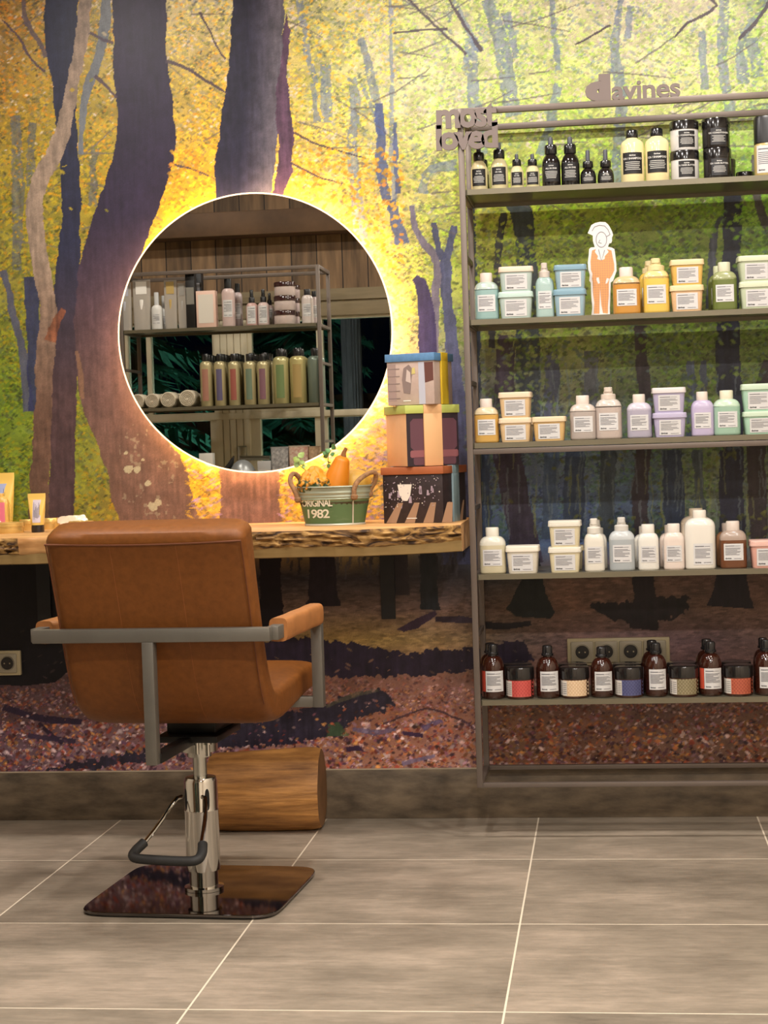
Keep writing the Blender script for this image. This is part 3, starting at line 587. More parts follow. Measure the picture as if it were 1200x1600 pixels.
nz = N.new('ShaderNodeTexNoise'); nz.inputs['Scale'].default_value = 26; nz.inputs['Detail'].default_value = 7; nz.inputs['Distortion'].default_value = 1.6; Lk.new(mp.outputs[0], nz.inputs['Vector'])
cr = N.new('ShaderNodeValToRGB'); e = cr.color_ramp.elements; e[0].position = .36; e[0].color = srgb(52, 34, 20); e[1].position = .66; e[1].color = srgb(190, 150, 92); q = e.new(.47); q.color = srgb(116, 84, 46); q = e.new(.56); q.color = srgb(158, 120, 64)
Lk.new(nz.outputs['Fac'], cr.inputs[0]); Lk.new(cr.outputs[0], b.inputs['Base Color']); b.inputs['Roughness'].default_value = .8
bp = N.new('ShaderNodeBump'); bp.inputs['Strength'].default_value = .8; bp.inputs['Distance'].default_value = .008; Lk.new(nz.outputs['Fac'], bp.inputs['Height']); Lk.new(bp.outputs[0], b.inputs['Normal'])
sm, N, Lk, b = node_mat('sawn_lower_edge'); tc = N.new('ShaderNodeTexCoord'); mp = N.new('ShaderNodeMapping'); mp.inputs['Scale'].default_value = (1, 1, 14); Lk.new(tc.outputs['Object'], mp.inputs[0])
nz = N.new('ShaderNodeTexNoise'); nz.inputs['Scale'].default_value = 8; Lk.new(mp.outputs[0], nz.inputs['Vector']); cr = N.new('ShaderNodeValToRGB'); cr.color_ramp.elements[0].color = srgb(128, 104, 62); cr.color_ramp.elements[1].color = srgb(162, 134, 84)
Lk.new(nz.outputs['Fac'], cr.inputs[0]); Lk.new(cr.outputs[0], b.inputs['Base Color']); b.inputs['Roughness'].default_value = .55
XE = -.378; st = [-3.15+(XE+3.15)*i/330 for i in range(331)]
top, face, low = MB(), MB(), MB(); T_, F_, L2 = [], [], []
for x in st:
    x_ = x+1.6; yf = -.475+.012*fbm(x*.5, 1)+.004*fbm(x*2.2, 4)
    if x > -.62: yf += .105*((x+.62)/(.242))**1.6
    rough = 1. if x > -1.35 else .12
    kn_ = math.exp(-((x+1.565)/.035)**2)
    zt = 0.0; zl = -.047+.004*fbm(x*1.3, 2)
    ring = [(x_, yf, zt-.003)]
    for k in range(1, 8):
        u = k/8; ring.append((x_, yf-.004+.012*u+(.010*math.sin(PI*u)*fbm(x*2.3+u*1.7, 7+k)+.004*fbm(x*5+k, k))*(rough+kn_*1.2), zt-.003+(zl-zt)*u))
    ring.append((x_, yf+.010, zl)); F_.append(ring)
    T_.append([(x_, -.001, zt), (x_, yf+.006, zt), (x_, yf, zt-.003)])
    L2.append([(x_, yf+.010, zl), (x_, yf+.016, -.071), (x_, yf+.02, -.073), (x_, -.001, -.073)])
isp = next(i for i, x in enumerate(st) if x > -1.33); smoothf = MB(); knot = MB(); k0 = next(i for i, x in enumerate(st) if x > -1.60); k1 = next(i for i, x in enumerate(st) if x > -1.535)
for mbx, A in ((top, T_), (face, F_[isp:]), (smoothf, F_[:k0+1]), (knot, F_[k0:k1+1]), (smoothf, F_[k1:isp+1]), (low, L2)): mbx.rings(A, False, False, closed=False)
endp = T_[-1][:2]+F_[-1]+L2[-1][1:]; top.add(endp, [tuple(range(len(endp)))])
endp = T_[0][:2]+F_[0]+L2[0][1:]; top.add(endp, [tuple(range(len(endp)))])
back = [(p[0][0], -.001, 0) for p in T_]; 
top.build('top_surface', wm, wt, smooth=30); face.build('bark_edge', bm_, wt, smooth=60); smoothf.build('planed_edge', wm, wt, smooth=60); knot.build('bark_knot', bm_, wt, smooth=60); low.build('underside', sm, wt, smooth=30)
br = P('black_bracket', (26, 26, 28), .5)
for x in (-2.9, -1.62, -.62):
    MB().box((x+1.58, -.33, -.083), (x+1.62, -.001, -.073)).box((x+1.58, -.008, -.28), (x+1.62, -.001, -.083)).build('wall_bracket', br, wt)

# ================================================================= power sockets
def socket_strip(name, x0, x1, zc, gangs, h, label):
    t = thing(name, label, 'power socket', ((x0+x1)/2, 0, zc)); w = x1-x0
    grey = P('socket_grey', (150, 140, 118), .4); dk = P('socket_recess', (38, 34, 30), .4); pin = P('socket_pin', (190, 180, 150), .3, metal=1)
    MB().bbox((-w/2, -.014, -h/2), (w/2, -.0005, h/2), .003).build('frame', P('socket_frame', (168, 154, 120), .4), t, smooth=30)
    g = (w-.016)/gangs
    for k in range(gangs):
        cx = -w/2+.008+g*(k+.5); o = MB().bbox((cx-g/2+.002, -.020, -h/2+.008), (cx+g/2-.002, -.013, h/2-.008), .003).build('socket_face', grey, t, smooth=30)
        m = MB(); m.lathe([(.021, 0), (.0215, -.0015), (.019, -.0015), (.017, .0055), (0.001, .0055)], 28, mi=0, cap0=False); q = len(m.v); m.lathe([(.0022, .0045), (.0022, .009)], 8, c=(.008, 0), mi=1); m.lathe([(.0022, .0045), (.0022, .009)], 8, c=(-.008, 0), mi=1)
        m.v = [(v[0]+cx, -.0205-(v[2]-.0), v[1]) if False else (v[0]+cx, -.0212+(-v[2] if v[2] < 0 else -.0004-v[2]*.02), v[1]) for v in m.v]
        m.build('socket_well', [dk, pin], t)
    return t
x0, z0 = at(886, 998, 0); x1, z1 = at(1047, 1036, 0)
socket_strip('socket_strip', x0, x1, (z0+z1)/2, 4, .075, 'four-gang beige power socket strip on the wall behind the bottom row of dark bottles')
x0, z0 = at(-36, 1016, 0); x1, z1 = at(35, 1055, 0)
socket_strip('wall_socket', x0, x1, (z0+z1)/2, 2, .072, 'beige wall socket low at the left edge under the worktop')

# ================================================================= barber chair
ch = thing('barber_chair', 'tan leather barber chair on a hydraulic chrome pump seen from behind', 'chair', (-.978, -.845, 0), math.radians(-4))
lea = P('tan_leather', (116, 68, 25), .5, noise=.06, nscale=60, bump=.06, rgb2=(108, 62, 21), spec=.35)
iron = P('grey_steel_frame', (112, 108, 100), .45, metal=.55, noise=.06, nscale=14)
chrome = P('polished_chrome', (205, 203, 198), .06, metal=1.)
seam = P('dark_seam_piping', (96, 50, 18), .6)
def cushion(path, thick, w, name, e=8., close_tilt=None):
    """loft of rounded rectangles along a (y, z) path"""
    pts = [Vector((0, p[0], p[1])) for p in path]; th = [p[2] if len(p) > 2 else thick for p in path]
    for _ in range(2):
        q = [pts[0]]; qt = [th[0]]
        for i in range(len(pts)-1):
            q += [pts[i]*.75+pts[i+1]*.25, pts[i]*.25+pts[i+1]*.75]; qt += [th[i]*.75+th[i+1]*.25, th[i]*.25+th[i+1]*.75]
        q.append(pts[-1]); qt.append(th[-1]); pts, th = q, qt
    m = MB(); rs = []; n = 48; L = len(pts)
    for i, p in enumerate(pts):
        d = (pts[min(i+1, L-1)]-pts[max(i-1, 0)]).normalized(); nrm = Vector((0, -d.z, d.y))
        ends = []
        if i == 0: ends = [(-.016, .80, .90), (-.008, .93, .965), (0, 1, 1)]
        elif i == L-1: ends = [(0, 1, 1), (.010, .95, .98), (.018, .82, .93)]
        else: ends = [(0, 1, 1)]
        for off, ky, kx in ends:
            c = p+d*off; R = []
            for k in range(n):
                t = 2*PI*k/n; a, b_ = math.cos(t), math.sin(t)
                u = math.copysign(abs(a)**(2/e), a)*w/2*kx; v = math.copysign(abs(b_)**(2/5.), b_)*th[i]/2*ky
                R.append(tuple(c+Vector((u, 0, 0))+nrm*v))
            rs.append(R)
    m.rings(rs); return m, pts, th
path = [(.245, .492, .070), (.225, .493, .074), (.10, .485, .08), (-.04, .470, .084), (-.12, .468, .084), (-.175, .485, .084), (-.215, .53, .082), (-.245, .60, .08), (-.285, .72, .082), (-.318, .83, .09), (-.328, .865, .10), (-.332, .877, .10)]
m, pts, th = cushion(path, .08, .455, 'shell')
m.xf(Matrix.Translation((.005, 0, 0)))
m.build('leather_shell', lea, ch, smooth=50)
# piping seams on the shell: along the rear top edge, both sides, and two stitched verticals
def offpt(i, x, s, k=1.01):
    L = len(pts); d = (pts[min(i+1, L-1)]-pts[max(i-1, 0)]).normalized(); nrm = Vector((0, -d.z, d.y)); p = pts[i]+nrm*(s*th[i]/2*k); return Vector((x+.005, p.y, p.z))
L = len(pts); rear = 1 if offpt(L-3, 0, 1).y < offpt(L-3, 0, -1).y else -1
sp_ = MB(); sp_.tube([offpt(L-2, -.222+.444*k/20, rear, .97+.03*math.sin(PI*k/20))+Vector((0, 0, -.002*math.sin(PI*k/20)*2)) for k in range(21)], .0024, 8)
for sx in (-1, 1): sp_.tube([offpt(i, sx*.2205, rear, .93) for i in range(int(L*.5), L-1)], .0018, 6)
sp_.build('seam_piping', seam, ch)
st_ = MB()
for x in (-.075, .075): st_.tube([offpt(i, x, rear, .995) for i in range(int(L*.45), L-1)], .0006, 5)
st_.build('stitching', P('tan_thread', (134, 76, 32), .6), ch)
# steel frame
MB().bbox((-.272, -.338, .640), (.272, -.312, .670), .002).build('rear_crossbar', iron, ch, smooth=30)
MB().bbox((-.017, -.341, .370), (.009, -.314, .6405), .0015).build('rear_post', iron, ch, smooth=30)
for s in (-1, 1):
    MB().bbox((s*.272-.013, -.3125, .640), (s*.272+.013, .116, .670), .002).build('arm_rail', iron, ch, smooth=30)
    MB().bbox((s*.272-.013, .090, .432), (s*.272+.013, .116, .6415), .0015).build('front_post', iron, ch, smooth=30)
    pad = MB(); pad.rings([[(s*.272+(.021+.002*math.sin(i*1.3))*math.copysign(abs(math.cos(2*PI*k/24))**.5, math.cos(2*PI*k/24)), -.262+.35*i/12, .657+.026*math.copysign(abs(math.sin(2*PI*k/24))**.5, math.sin(2*PI*k/24))) for k in range(24)] for i in range(13)])
    pad.build('arm_pad', P('arm_pad_leather', (162, 106, 58), .5, noise=.1, nscale=30, bump=.08), ch, smooth=50)
MB().bbox((-.272, .092, .432), (.272, .114, .458), .002).build('lower_crossbar', iron, ch, smooth=30)
mech = MB().bbox((-.014, -.318, .370), (.012, -.02, .392), .002).bbox((-.075, -.10, .378), (.075, .10, .394), .003).bbox((-.06, -.06, .394), (.06, .10, .45), .004)
mech.build('seat_mechanism', P('black_steel', (30, 29, 28), .4, metal=.4), ch, smooth=30)
MB().lathe([(.006, .345), (.006, .372), (.010, .372), (.010, .378)], 10, c=(.045, -.08)).lathe([(.006, .35), (.006, .378)], 10, c=(.02, -.085)).build('adjusting_bolt', chrome, ch)
MB().lathe([(.042, .347), (.044, .344), (.044, .352), (.044, .378)], 28).lathe([(.030, .331), (.030, .346)], 28).lathe([(.0165, .26), (.0165, .333)], 24).build('piston', P('satin_chrome', (190, 190, 184), .2, metal=1.), ch)
sl = MB(); rb = [(.0345, .012), (.0345, .078), (.0375, .080)]
MB().lathe([(.047, .0125), (.047, .020), (.0345, .022), (.0345, .088)], 40).build('pump_cylinder', chrome, ch)
slv = MB().lathe([(.036, .060), (.0405, .060), (.0405, .200), (.0412, .202), (.0412, .205), (.0400, .207), (.0400, .272), (.036, .281), (.020, .283), (.0165, .283)], 48).build('pump_sleeve', chrome, ch)
for a in (-138, -52, 30):
    A = math.radians(a); c, s = math.cos(A), math.sin(A)
    ring = []
    for k in range(16):
        t = 2*PI*k/16; u = .006*math.cos(t); v = .026*math.copysign(abs(math.sin(t))**.6, math.sin(t)); ang = A+u/.0403
        ring.append((.0404*math.cos(ang), .0404*math.sin(ang), .232+v))
    MB().add(ring, [tuple(range(16))]).build('sleeve_slot', P('slot_black', (8, 8, 8), .6), slv)
pedal = MB(); PB = [(-.108, -.185, .135), (.05, -.185, .130)]
pedal.tube([(-.045, -.010, .235), (-.055, -.03, .233), (-.075, -.10, .185), (-.100, -.165, .146), (-.108, -.185, .135)], .0052, 10, sub=1)
pedal.tube([(.015, -.038, .240), (.028, -.05, .240), (.038, -.10, .190), (.045, -.165, .143), (.046, -.185, .131)], .0052, 10, sub=1)
pda = pedal.build('pedal_arm', chrome, ch)
MB().tube([(-.094, -.150, .156), (-.110, -.178, .140), (-.108, -.196, .131), (-.07, -.200, .128), (.02, -.200, .125), (.048, -.196, .127), (.052, -.172, .137), (.046, -.148, .154)], .0115, 14, sub=2).build('pedal_grip', P('black_rubber', (40, 39, 38), .6, bump=.1, nscale=90), pda)
bp_ = MB(); bp_.sup([(.232, .229, .0035, 9), (.234, .231, .006, 9), (.234, .231, .0105, 9), (.2325, .2295, .012, 9)], n=96)
bp_.build('base_plate', P('mirror_polished_plate', (112, 108, 108), .05, metal=1.), ch, loc=(-.005, .005, 0), smooth=30)
MB().sup([(.222, .218, 0, 9), (.222, .218, .0036, 9)], n=64).build('base_underside', P('plate_underside_black', (18, 18, 18), .7), ch)  # plain black inset layer under the polished plate

# ================================================================= log
lg = thing('log', 'short thick section of peeled tree trunk lying on the floor against the wall', 'log', (-.96, -.135, 0))
m = MB(); rs = []; R0 = .112
for i in range(25):
    x = -.155+.31*i/24; e = min(i, 24-i); k = 1-(.05*(1-i/24))*1-(.055 if e == 0 else .015 if e == 1 else 0)
    rs.append([(x, (R0*k+.0035*math.sin(3*t+i*.13)+.0025*math.sin(7*t+1+i*.2))*math.cos(t)*.98, R0+(R0*k+.0035*math.sin(3*t+i*.13)+.002*math.sin(9*t))*math.sin(t)) for t in [2*PI*q/56 for q in range(56)]])
m.rings(rs, False, False); 
m.build('log_bark', P('peeled_wood', (190, 136, 74), .6, noise=.10, nscale=9, stretch=(.6, 1, 6), bump=.5, rgb2=(122, 80, 40)), lg, rz=math.radians(2), smooth=60)
for R_ in (rs[-1], rs[0][::-1]): MB().add(R_, [tuple(range(56))]).build('cut_end', P('sawn_end_grain', (118, 84, 50), .7, noise=.2, nscale=14), lg, rz=math.radians(2), smooth=0)
def drop(o):
    """rest a thing's lowest point on z = its own base"""
    lo = min((v.co.z+c.location.z) for c in o.children for v in c.data.vertices); 
    for c in o.children: c.location.z -= lo
drop(lg)

# ================================================================= racks
rk_m = P('taupe_rack_steel', (106, 95, 87), .42, metal=.35, noise=.05, nscale=12)
tray_m = P('rack_tray_steel', (118, 112, 94), .32, metal=.55, noise=.05, nscale=12)
def rack(x0, x1, yf, yb, ztop, zbot, shelves, label, double=None):
    """yf = side the goods face; origin on the floor line of the front-left post"""
    t = thing('display_rack', label, 'shelf rack', ((x0+x1)/2, (yf+yb)/2, 0)); w = .016
    cx, cy = (x0+x1)/2, (yf+yb)/2; s = 1 if yf < yb else -1
    hx = (x1-x0)/2; Y0 = (yf-cy)+s*w/2; Y1 = (yb-cy)-s*w/2
    for x in (-hx+w/2, hx-w/2):
        for y in (Y0, Y1): MB().bbox((x-w/2, y-w/2, zbot), (x+w/2, y+w/2, ztop), .0012).build('post', rk_m, t, smooth=30)
    for z, nm in ((ztop-w/2, 'top_rail'), (zbot+.006, 'bottom_rail')):
        hh = w/2 if nm == 'top_rail' else .006
        for y in (Y0, Y1): MB().bbox((-hx+w, y-w/2, z-hh), (hx-w, y+w/2, z+hh), .001).build(nm, rk_m, t, smooth=30)
        for x in (-hx+w/2, hx-w/2): MB().bbox((x-w/2, min(Y0, Y1)+w/2, z-hh), (x+w/2, max(Y0, Y1)-w/2, z+hh), .001).build(nm, rk_m, t, smooth=30)
    for i, z in enumerate(shelves):
        a, b_ = sorted((yf-cy+s*.001, yb-cy-s*.001)); lip = .014; m = MB()
        m.box((-hx+w+.002, a+.004, z-.004), (hx-w-.002, b_-.004, z))
        for (p, q) in (((-hx+w+.002, a, z-lip), (hx-w-.002, a+.004, z)), ((-hx+w+.002, b_-.004, z-lip), (hx-w-.002, b_, z)), ((-hx+w+.001, a, z-lip), (-hx+w+.004, b_, z-.0005)), ((hx-w-.004, a, z-lip), (hx-w-.001, b_, z-.0005))): m.box(p, q)
        m.build('shelf', tray_m, t, smooth=0)
        if double and i in double:
            m = MB(); m.bbox((-hx+w, a, z-lip-.016), (hx-w, a+.014, z-lip-.002), .001).bbox((-hx+w, b_-.014, z-lip-.016), (hx-w, b_, z-lip-.002), .001); m.build('shelf_rail', rk_m, t, smooth=30)
    zs_ = sorted([ztop]+list(shelves)+[zbot]); 
    for x in (-hx+w/2, hx-w/2):
        for z in shelves:
            MB().bbox((x-w*.4, min(Y0, Y1)+w/2, z-.016), (x+w*.4, max(Y0, Y1)-w/2, z-.003), .001).build('side_strut', rk_m, t, smooth=30)
        for za_, zb_ in zip(zs_[:-1], zs_[1:]):
            if zb_-za_ > .28: zc = (za_+zb_)/2; MB().bbox((x-w*.3, min(Y0, Y1)+w/2, zc-.006), (x+w*.3, max(Y0, Y1)-w/2, zc+.006), .001).build('side_strut', rk_m, t, smooth=30)
    return t
RF, RB, RX0, RX1 = -.300, -.030, -.362, .545
SH = [at(735, 296, RF)[1], at(740, 499.5, RF)[1], at(742, 692.5, RF)[1], at(752, 898, RF)[1], at(754, 1094.5, RF)[1]]
rack(RX0, RX1, RF, RB, at(721, 169, RF)[1], at(755, 1231, RF)[1], SH, 'tall grey metal rack with five shelves of hair products against the forest wall', double=(2,))
# lettering on the rack
sg = P('taupe_cut_letters', (114, 101, 96), .5)
def letters(body, size, depth, off, spacing, label, nm, x, y, z, sx=1., line=1., fix=None):
    v, f = text_geo(body, size, depth/2, off, spacing, line); m = MB(); m.add([(a*sx, -c, b_) for a, b_, c in v], f)
    xs_ = [p[0] for p in m.v]; zs_ = [p[2] for p in m.v]; cx = (min(xs_)+max(xs_))/2; z0 = min(zs_)
    k = 1.
    if fix: kx = fix[0]/(max(xs_)-min(xs_)); kz = fix[1]/(max(zs_)-z0)
    else: kx = kz = 1
    m.v = [((p[0]-cx)*kx, p[1], (p[2]-z0)*kz) for p in m.v]; return m
ztop = at(721, 169, RF)[1]
x0 = at(682, 200, RF-.006)[0]; x1 = at(779, 200, RF-.006)[0]; zt = at(775, 158, RF-.006)[1]; zb_ = at(690, 236, RF-.006)[1]
ml = thing('lettered_sign', 'taupe cut-out sign reading most loved hooked over the top left corner of the rack', 'sign', ((x0+x1)/2, RF-.0062, zb_))
h = zt-zb_
m1 = letters('most', .09, .008, .0035, .86, '', '', 0, 0, 0, fix=((x1-x0)*.985, h*.52)); m1.v = [(a-.001, b_, c+h*.46) for a, b_, c in m1.v]
m2 = letters('loved', .09, .008, .0035, .82, '', '', 0, 0, 0, fix=((x1-x0), h*.55)); m2.v = [(a-.002, b_, c) for a, b_, c in m2.v]
m1.build('word_most', sg, ml, smooth=0); m2.build('word_loved', sg, ml, smooth=0)
x0 = at(914, 140, RF+.01)[0]; x1 = at(1063, 140, RF+.01)[0]
dv = thing('lettered_sign', 'taupe cut-out letters reading davines standing on the top rail of the rack', 'sign', ((x0+x1)/2, RF+.0095, ztop))
Wd = x1-x0; hz_ = at(930, 112, RF+.01)[1]-at(930, 154, RF+.01)[1]
m1 = letters('d', .1, .008, .009, 1, '', '', 0, 0, 0, fix=(Wd*.27, hz_)); m1.v = [(a-Wd/2+Wd*.135, b_, c) for a, b_, c in m1.v]
m2 = letters('avines', .1, .008, .0022, .95, '', '', 0, 0, 0, fix=(Wd*.72, hz_*.68)); m2.v = [(a+Wd/2-Wd*.36, b_, c) for a, b_, c in m2.v]
m1.build('letter_d', sg, dv, smooth=0); m2.build('word_avines', sg, dv, smooth=0)

# ================================================================= product builders (goods face -Y, origin at the base centre)
paper = P('label_paper', (214, 212, 210), .6); ink = P('label_ink', (104, 104, 110), .6); ink_d = P('label_ink_dark', (40, 40, 44), .6)
blackp = P('label_black', (26, 25, 26), .5); inkw = P('label_white_ink', (200, 198, 192), .6)
LOGO = {}
def logo_geo(body='davines', size=1.):
    if body not in LOGO: LOGO[body] = text_geo(body, 1., 0, .03, 1, 1, 'LEFT')
    return LOGO[body]
def label_mesh(x0, x1, z0, z1, surf, dark=False, lines=7, seed=0, plain=False, logo_top=False, eps=.0007, title=None):
    """paper label wrapped on the front surface y = surf(x, z): body paper (0), small lines (1), word mark (2)"""
    m = MB(); r = random.Random(seed); nx = 10
    def strip(a, b_, c, d, e, mi, n=nx):
        vs = []; 
        for j, z in enumerate((c, d)):
            for i in range(n+1): x = a+(b_-a)*i/n; vs.append((x, surf(x, z)-e, z))
        m.add(vs, [(i, i+1, n+2+i, n+1+i) for i in range(n)], mi)
    # a thin closed sheet
    strip(x0, x1, z0, z1, eps, 0)
    if plain: return m
    w, h = x1-x0, z1-z0
    if not dark:
        strip(x0+w*.07, x0+w*.55, z1-h*.15, z1-h*.11, eps*1.6, 1, 5); strip(x0+w*.57, x0+w*.86, z1-h*.145, z1-h*.125, eps*1.6, 1, 4)
        for k in range(lines): z = z1-h*(.26+.47*k/lines); strip(x0+w*.07, x0+w*(r.uniform(.80, .93) if k % 3 != 2 else r.uniform(.5, .7)), z-h*.013, z+h*.013, eps*1.6, 1, 6)
        v, f = logo_geo('davines'); s = w*.105; m.add([(x0+w*.07+a*s, surf(x0+w*.07+a*s, z0+h*.1)-eps*1.7, z0+h*.085+b_*s) for a, b_, c in v], f, 2)
        strip(x0+w*.52, x0+w*.9, z0+h*.09, z0+h*.115, eps*1.6, 1, 4)
    else:
        v, f = logo_geo('davines'); s = w*.115; tw_ = max(a for a, _, _ in v)*s; cx = (x0+x1)/2
        m.add([(cx-tw_/2+a*s, surf(cx-tw_/2+a*s, z1)-eps*1.7, z1-h*.17+b_*s) for a, b_, c in v], f, 2)
        v, f = logo_geo(title or 'OI / OIL'); s = w*.14; tw_ = max(a for a, _, _ in v)*s
        m.add([(cx-tw_/2+a*s, surf(cx-tw_/2+a*s, z1)-eps*1.7, z1-h*.33+b_*s) for a, b_, c in v], f, 2)
        for k in range(5): z = z1-h*(.46+.42*k/5); q = r.uniform(.32, .43); strip(cx-w*q, cx+w*q, z-h*.014, z+h*.014, eps*1.6, 1, 6)
    return m
def sup_surf(rx, ry, e): return lambda x, z: -ry*max(0., 1-min(.999, abs(x/rx))**e)**(1/e)
def lid_mat(rgb): return P('cap_%d_%d_%d' % rgb, rgb, .35, sss=.15)
def place(root, x, Y, z, rz): root.location = (x, Y, z); root.rotation_euler = (0, 0, rz)
SEED = [0]
def bottle(name, label, cat, w, h, rgb, cap=(226, 214, 200), cap_w=.5, cap_h=.19, depth=.74, fill=None, group=None, top_rgb=None, lab=(.24, .62), labx=(-.72, .72), style='flip', rough=.28, e=3.6):
    """rounded-square plastic bottle; style flip = wide cap, spray = stepped spray cap"""
    SEED[0] += 1; t = thing(name, label, cat, group=group); rx, ry = w/2, w/2*depth
    hb = h*(1-cap_h); body = P('plastic_%d_%d_%d' % rgb, rgb, rough, coat=.3, sss=.1); tp = P('plastic_%d_%d_%d' % (top_rgb or rgb), top_rgb or rgb, rough, coat=.3, sss=.1)
    sh = min(.022, hb*.22); prof = [(rx*.93, ry*.9, 0), (rx*.985, ry*.98, .002), (rx, ry, .006)]
    fz = hb*(fill or .5); zz = [fz, hb-sh]
    mats = [body, tp]; m = MB()
    m.sup(prof+[(rx, ry, fz)], e, mi=0, cap1=False)
    up = [(rx, ry, fz), (rx, ry, hb-sh)]
    nr = w*cap_w/2*.86
    for k in range(1, 7):
        a = k/6*PI/2; q = 1-math.cos(a); up.append((rx+(nr-rx)*q, ry+(nr-ry)*q, hb-sh+sh*math.sin(a), e+(2-e)*k/6))
    m.sup(up, e, mi=1 if fill else 0, cap0=False); m.build('bottle_body', mats, t, smooth=50)
    cm = lid_mat(cap); cw = w*cap_w/2; hc = h-hb
    if style == 'flip':
        MB().sup([(cw, cw*.94, hb-.001), (cw, cw*.94, hb+hc*.9), (cw*.92, cw*.87, h)], 2.6).build('cap', cm, t, smooth=40)
    elif style == 'spray':
        c = MB().lathe([(cw*1.1, hb-.001), (cw*1.1, hb+hc*.36), (cw*.95, hb+hc*.42), (cw*.70, hb+hc*.44), (cw*.70, hb+hc*.62), (cw*.62, hb+hc*.66)], 24); c.sup([(cw*.62, cw*.8, hb+hc*.6), (cw*.62, cw*.8, hb+hc*.95), (cw*.5, cw*.65, h)], 3); c.build('spray_cap', cm, t, smooth=40)
    sf = sup_surf(rx, ry, e)
    label_mesh(rx*labx[0], rx*labx[1], hb*lab[0]*.9, hb*lab[1]*1.05, sf, seed=SEED[0]).build('label', [paper, ink, ink_d], t, smooth=0)
    return t
def tub(name, label, w, h, rgb, lid=None, group=None, inner=None):
    SEED[0] += 1; t = thing(name, label, 'tub', group=group); lid = lid or tuple(min(255, c+14) for c in rgb); e = 7
    rb, rt = w/2*.84, w/2*.93; hb = h*.82; D = .78
    MB().sup([(rb*.97, rb*D*.97, 0), (rb, rb*D, .003), (rt, rt*D, hb)], e, n=48).build('tub_body', P('plastic_%d_%d_%d' % rgb, rgb, .35, coat=.2, sss=.1), t, smooth=40)
    R = w/2; MB().sup([(R, R*D, hb-.002), (R, R*D, hb+h*.05), (R*.985, R*D*.985, hb+h*.055), (R*.985, R*D*.985, h-.002), (R*.96, R*D*.96, h)], e, n=48).build('lid', lid_mat(lid), t, smooth=35)
    sf = lambda x, z: -(rb+(rt-rb)*z/hb)*D*max(0., 1-min(.999, abs(x/(rb+(rt-rb)*z/hb)))**e)**(1/e)
    label_mesh(-rb*.74, rb*.74, hb*.10, hb*.86, sf, seed=SEED[0], lines=6).build('label', [paper, ink, ink_d], t, smooth=0); return t
def oil(name, label, w, h, rgb, clear=False, group=None, title='OI / OIL', round_=False, cat='bottle'):
    """shouldered bottle with black collar and dropper nozzle"""
    SEED[0] += 1; t = thing(name, label, cat, group=group); R = w/2; hb = h*.66
    bm = P('glassy_%d_%d_%d' % rgb, rgb, .10, trans=.30, ior=1.3, coat=.6) if clear else P('glossy_%d_%d_%d' % rgb, rgb, .12, coat=.6)
    if round_: prof = [(R*.8, 0), (R*.95, .002), (R, h*.10), (R, h*.26), (R*.90, h*.38), (R*.66, h*.46), (R*.42, h*.50), (R*.40, h*.60)]
    else: prof = [(R*.92, 0), (R, .003), (R, h*.44), (R*.95, h*.52), (R*.78, h*.60), (R*.54, h*.655), (R*.50, h*.74)]
    cz = .50 if round_ else .66
    m = MB().lathe(prof, 32); m.build('bottle_body', bm, t, smooth=60)
    k = P('gloss_black_cap', (22, 22, 24), .22, coat=.4); MB().lathe([(R*.64, h*cz), (R*.67, h*(cz+.01)), (R*.67, h*(cz+.15)), (R*.60, h*(cz+.185)), (R*.34, h*(cz+.20))], 28).build('collar', k, t, smooth=40)
    MB().lathe([(R*.28, h*(cz+.18)), (R*.27, h*.96), (R*.22, h)], 18).build('nozzle', P('grey_nozzle', (72, 74, 82), .4), t, smooth=40)
    lh = (h*.10, h*.47) if not round_ else (h*.07, h*.33); A = .80
    label_mesh(-R*A, R*A, lh[0], lh[1], lambda x, z: -R*math.sqrt(max(0, 1-(x/R)**2))*(1. if not round_ else 1.0), dark=True, seed=SEED[0], title=title, eps=.0012).build('label', [blackp, inkw, inkw], t, smooth=0); return t
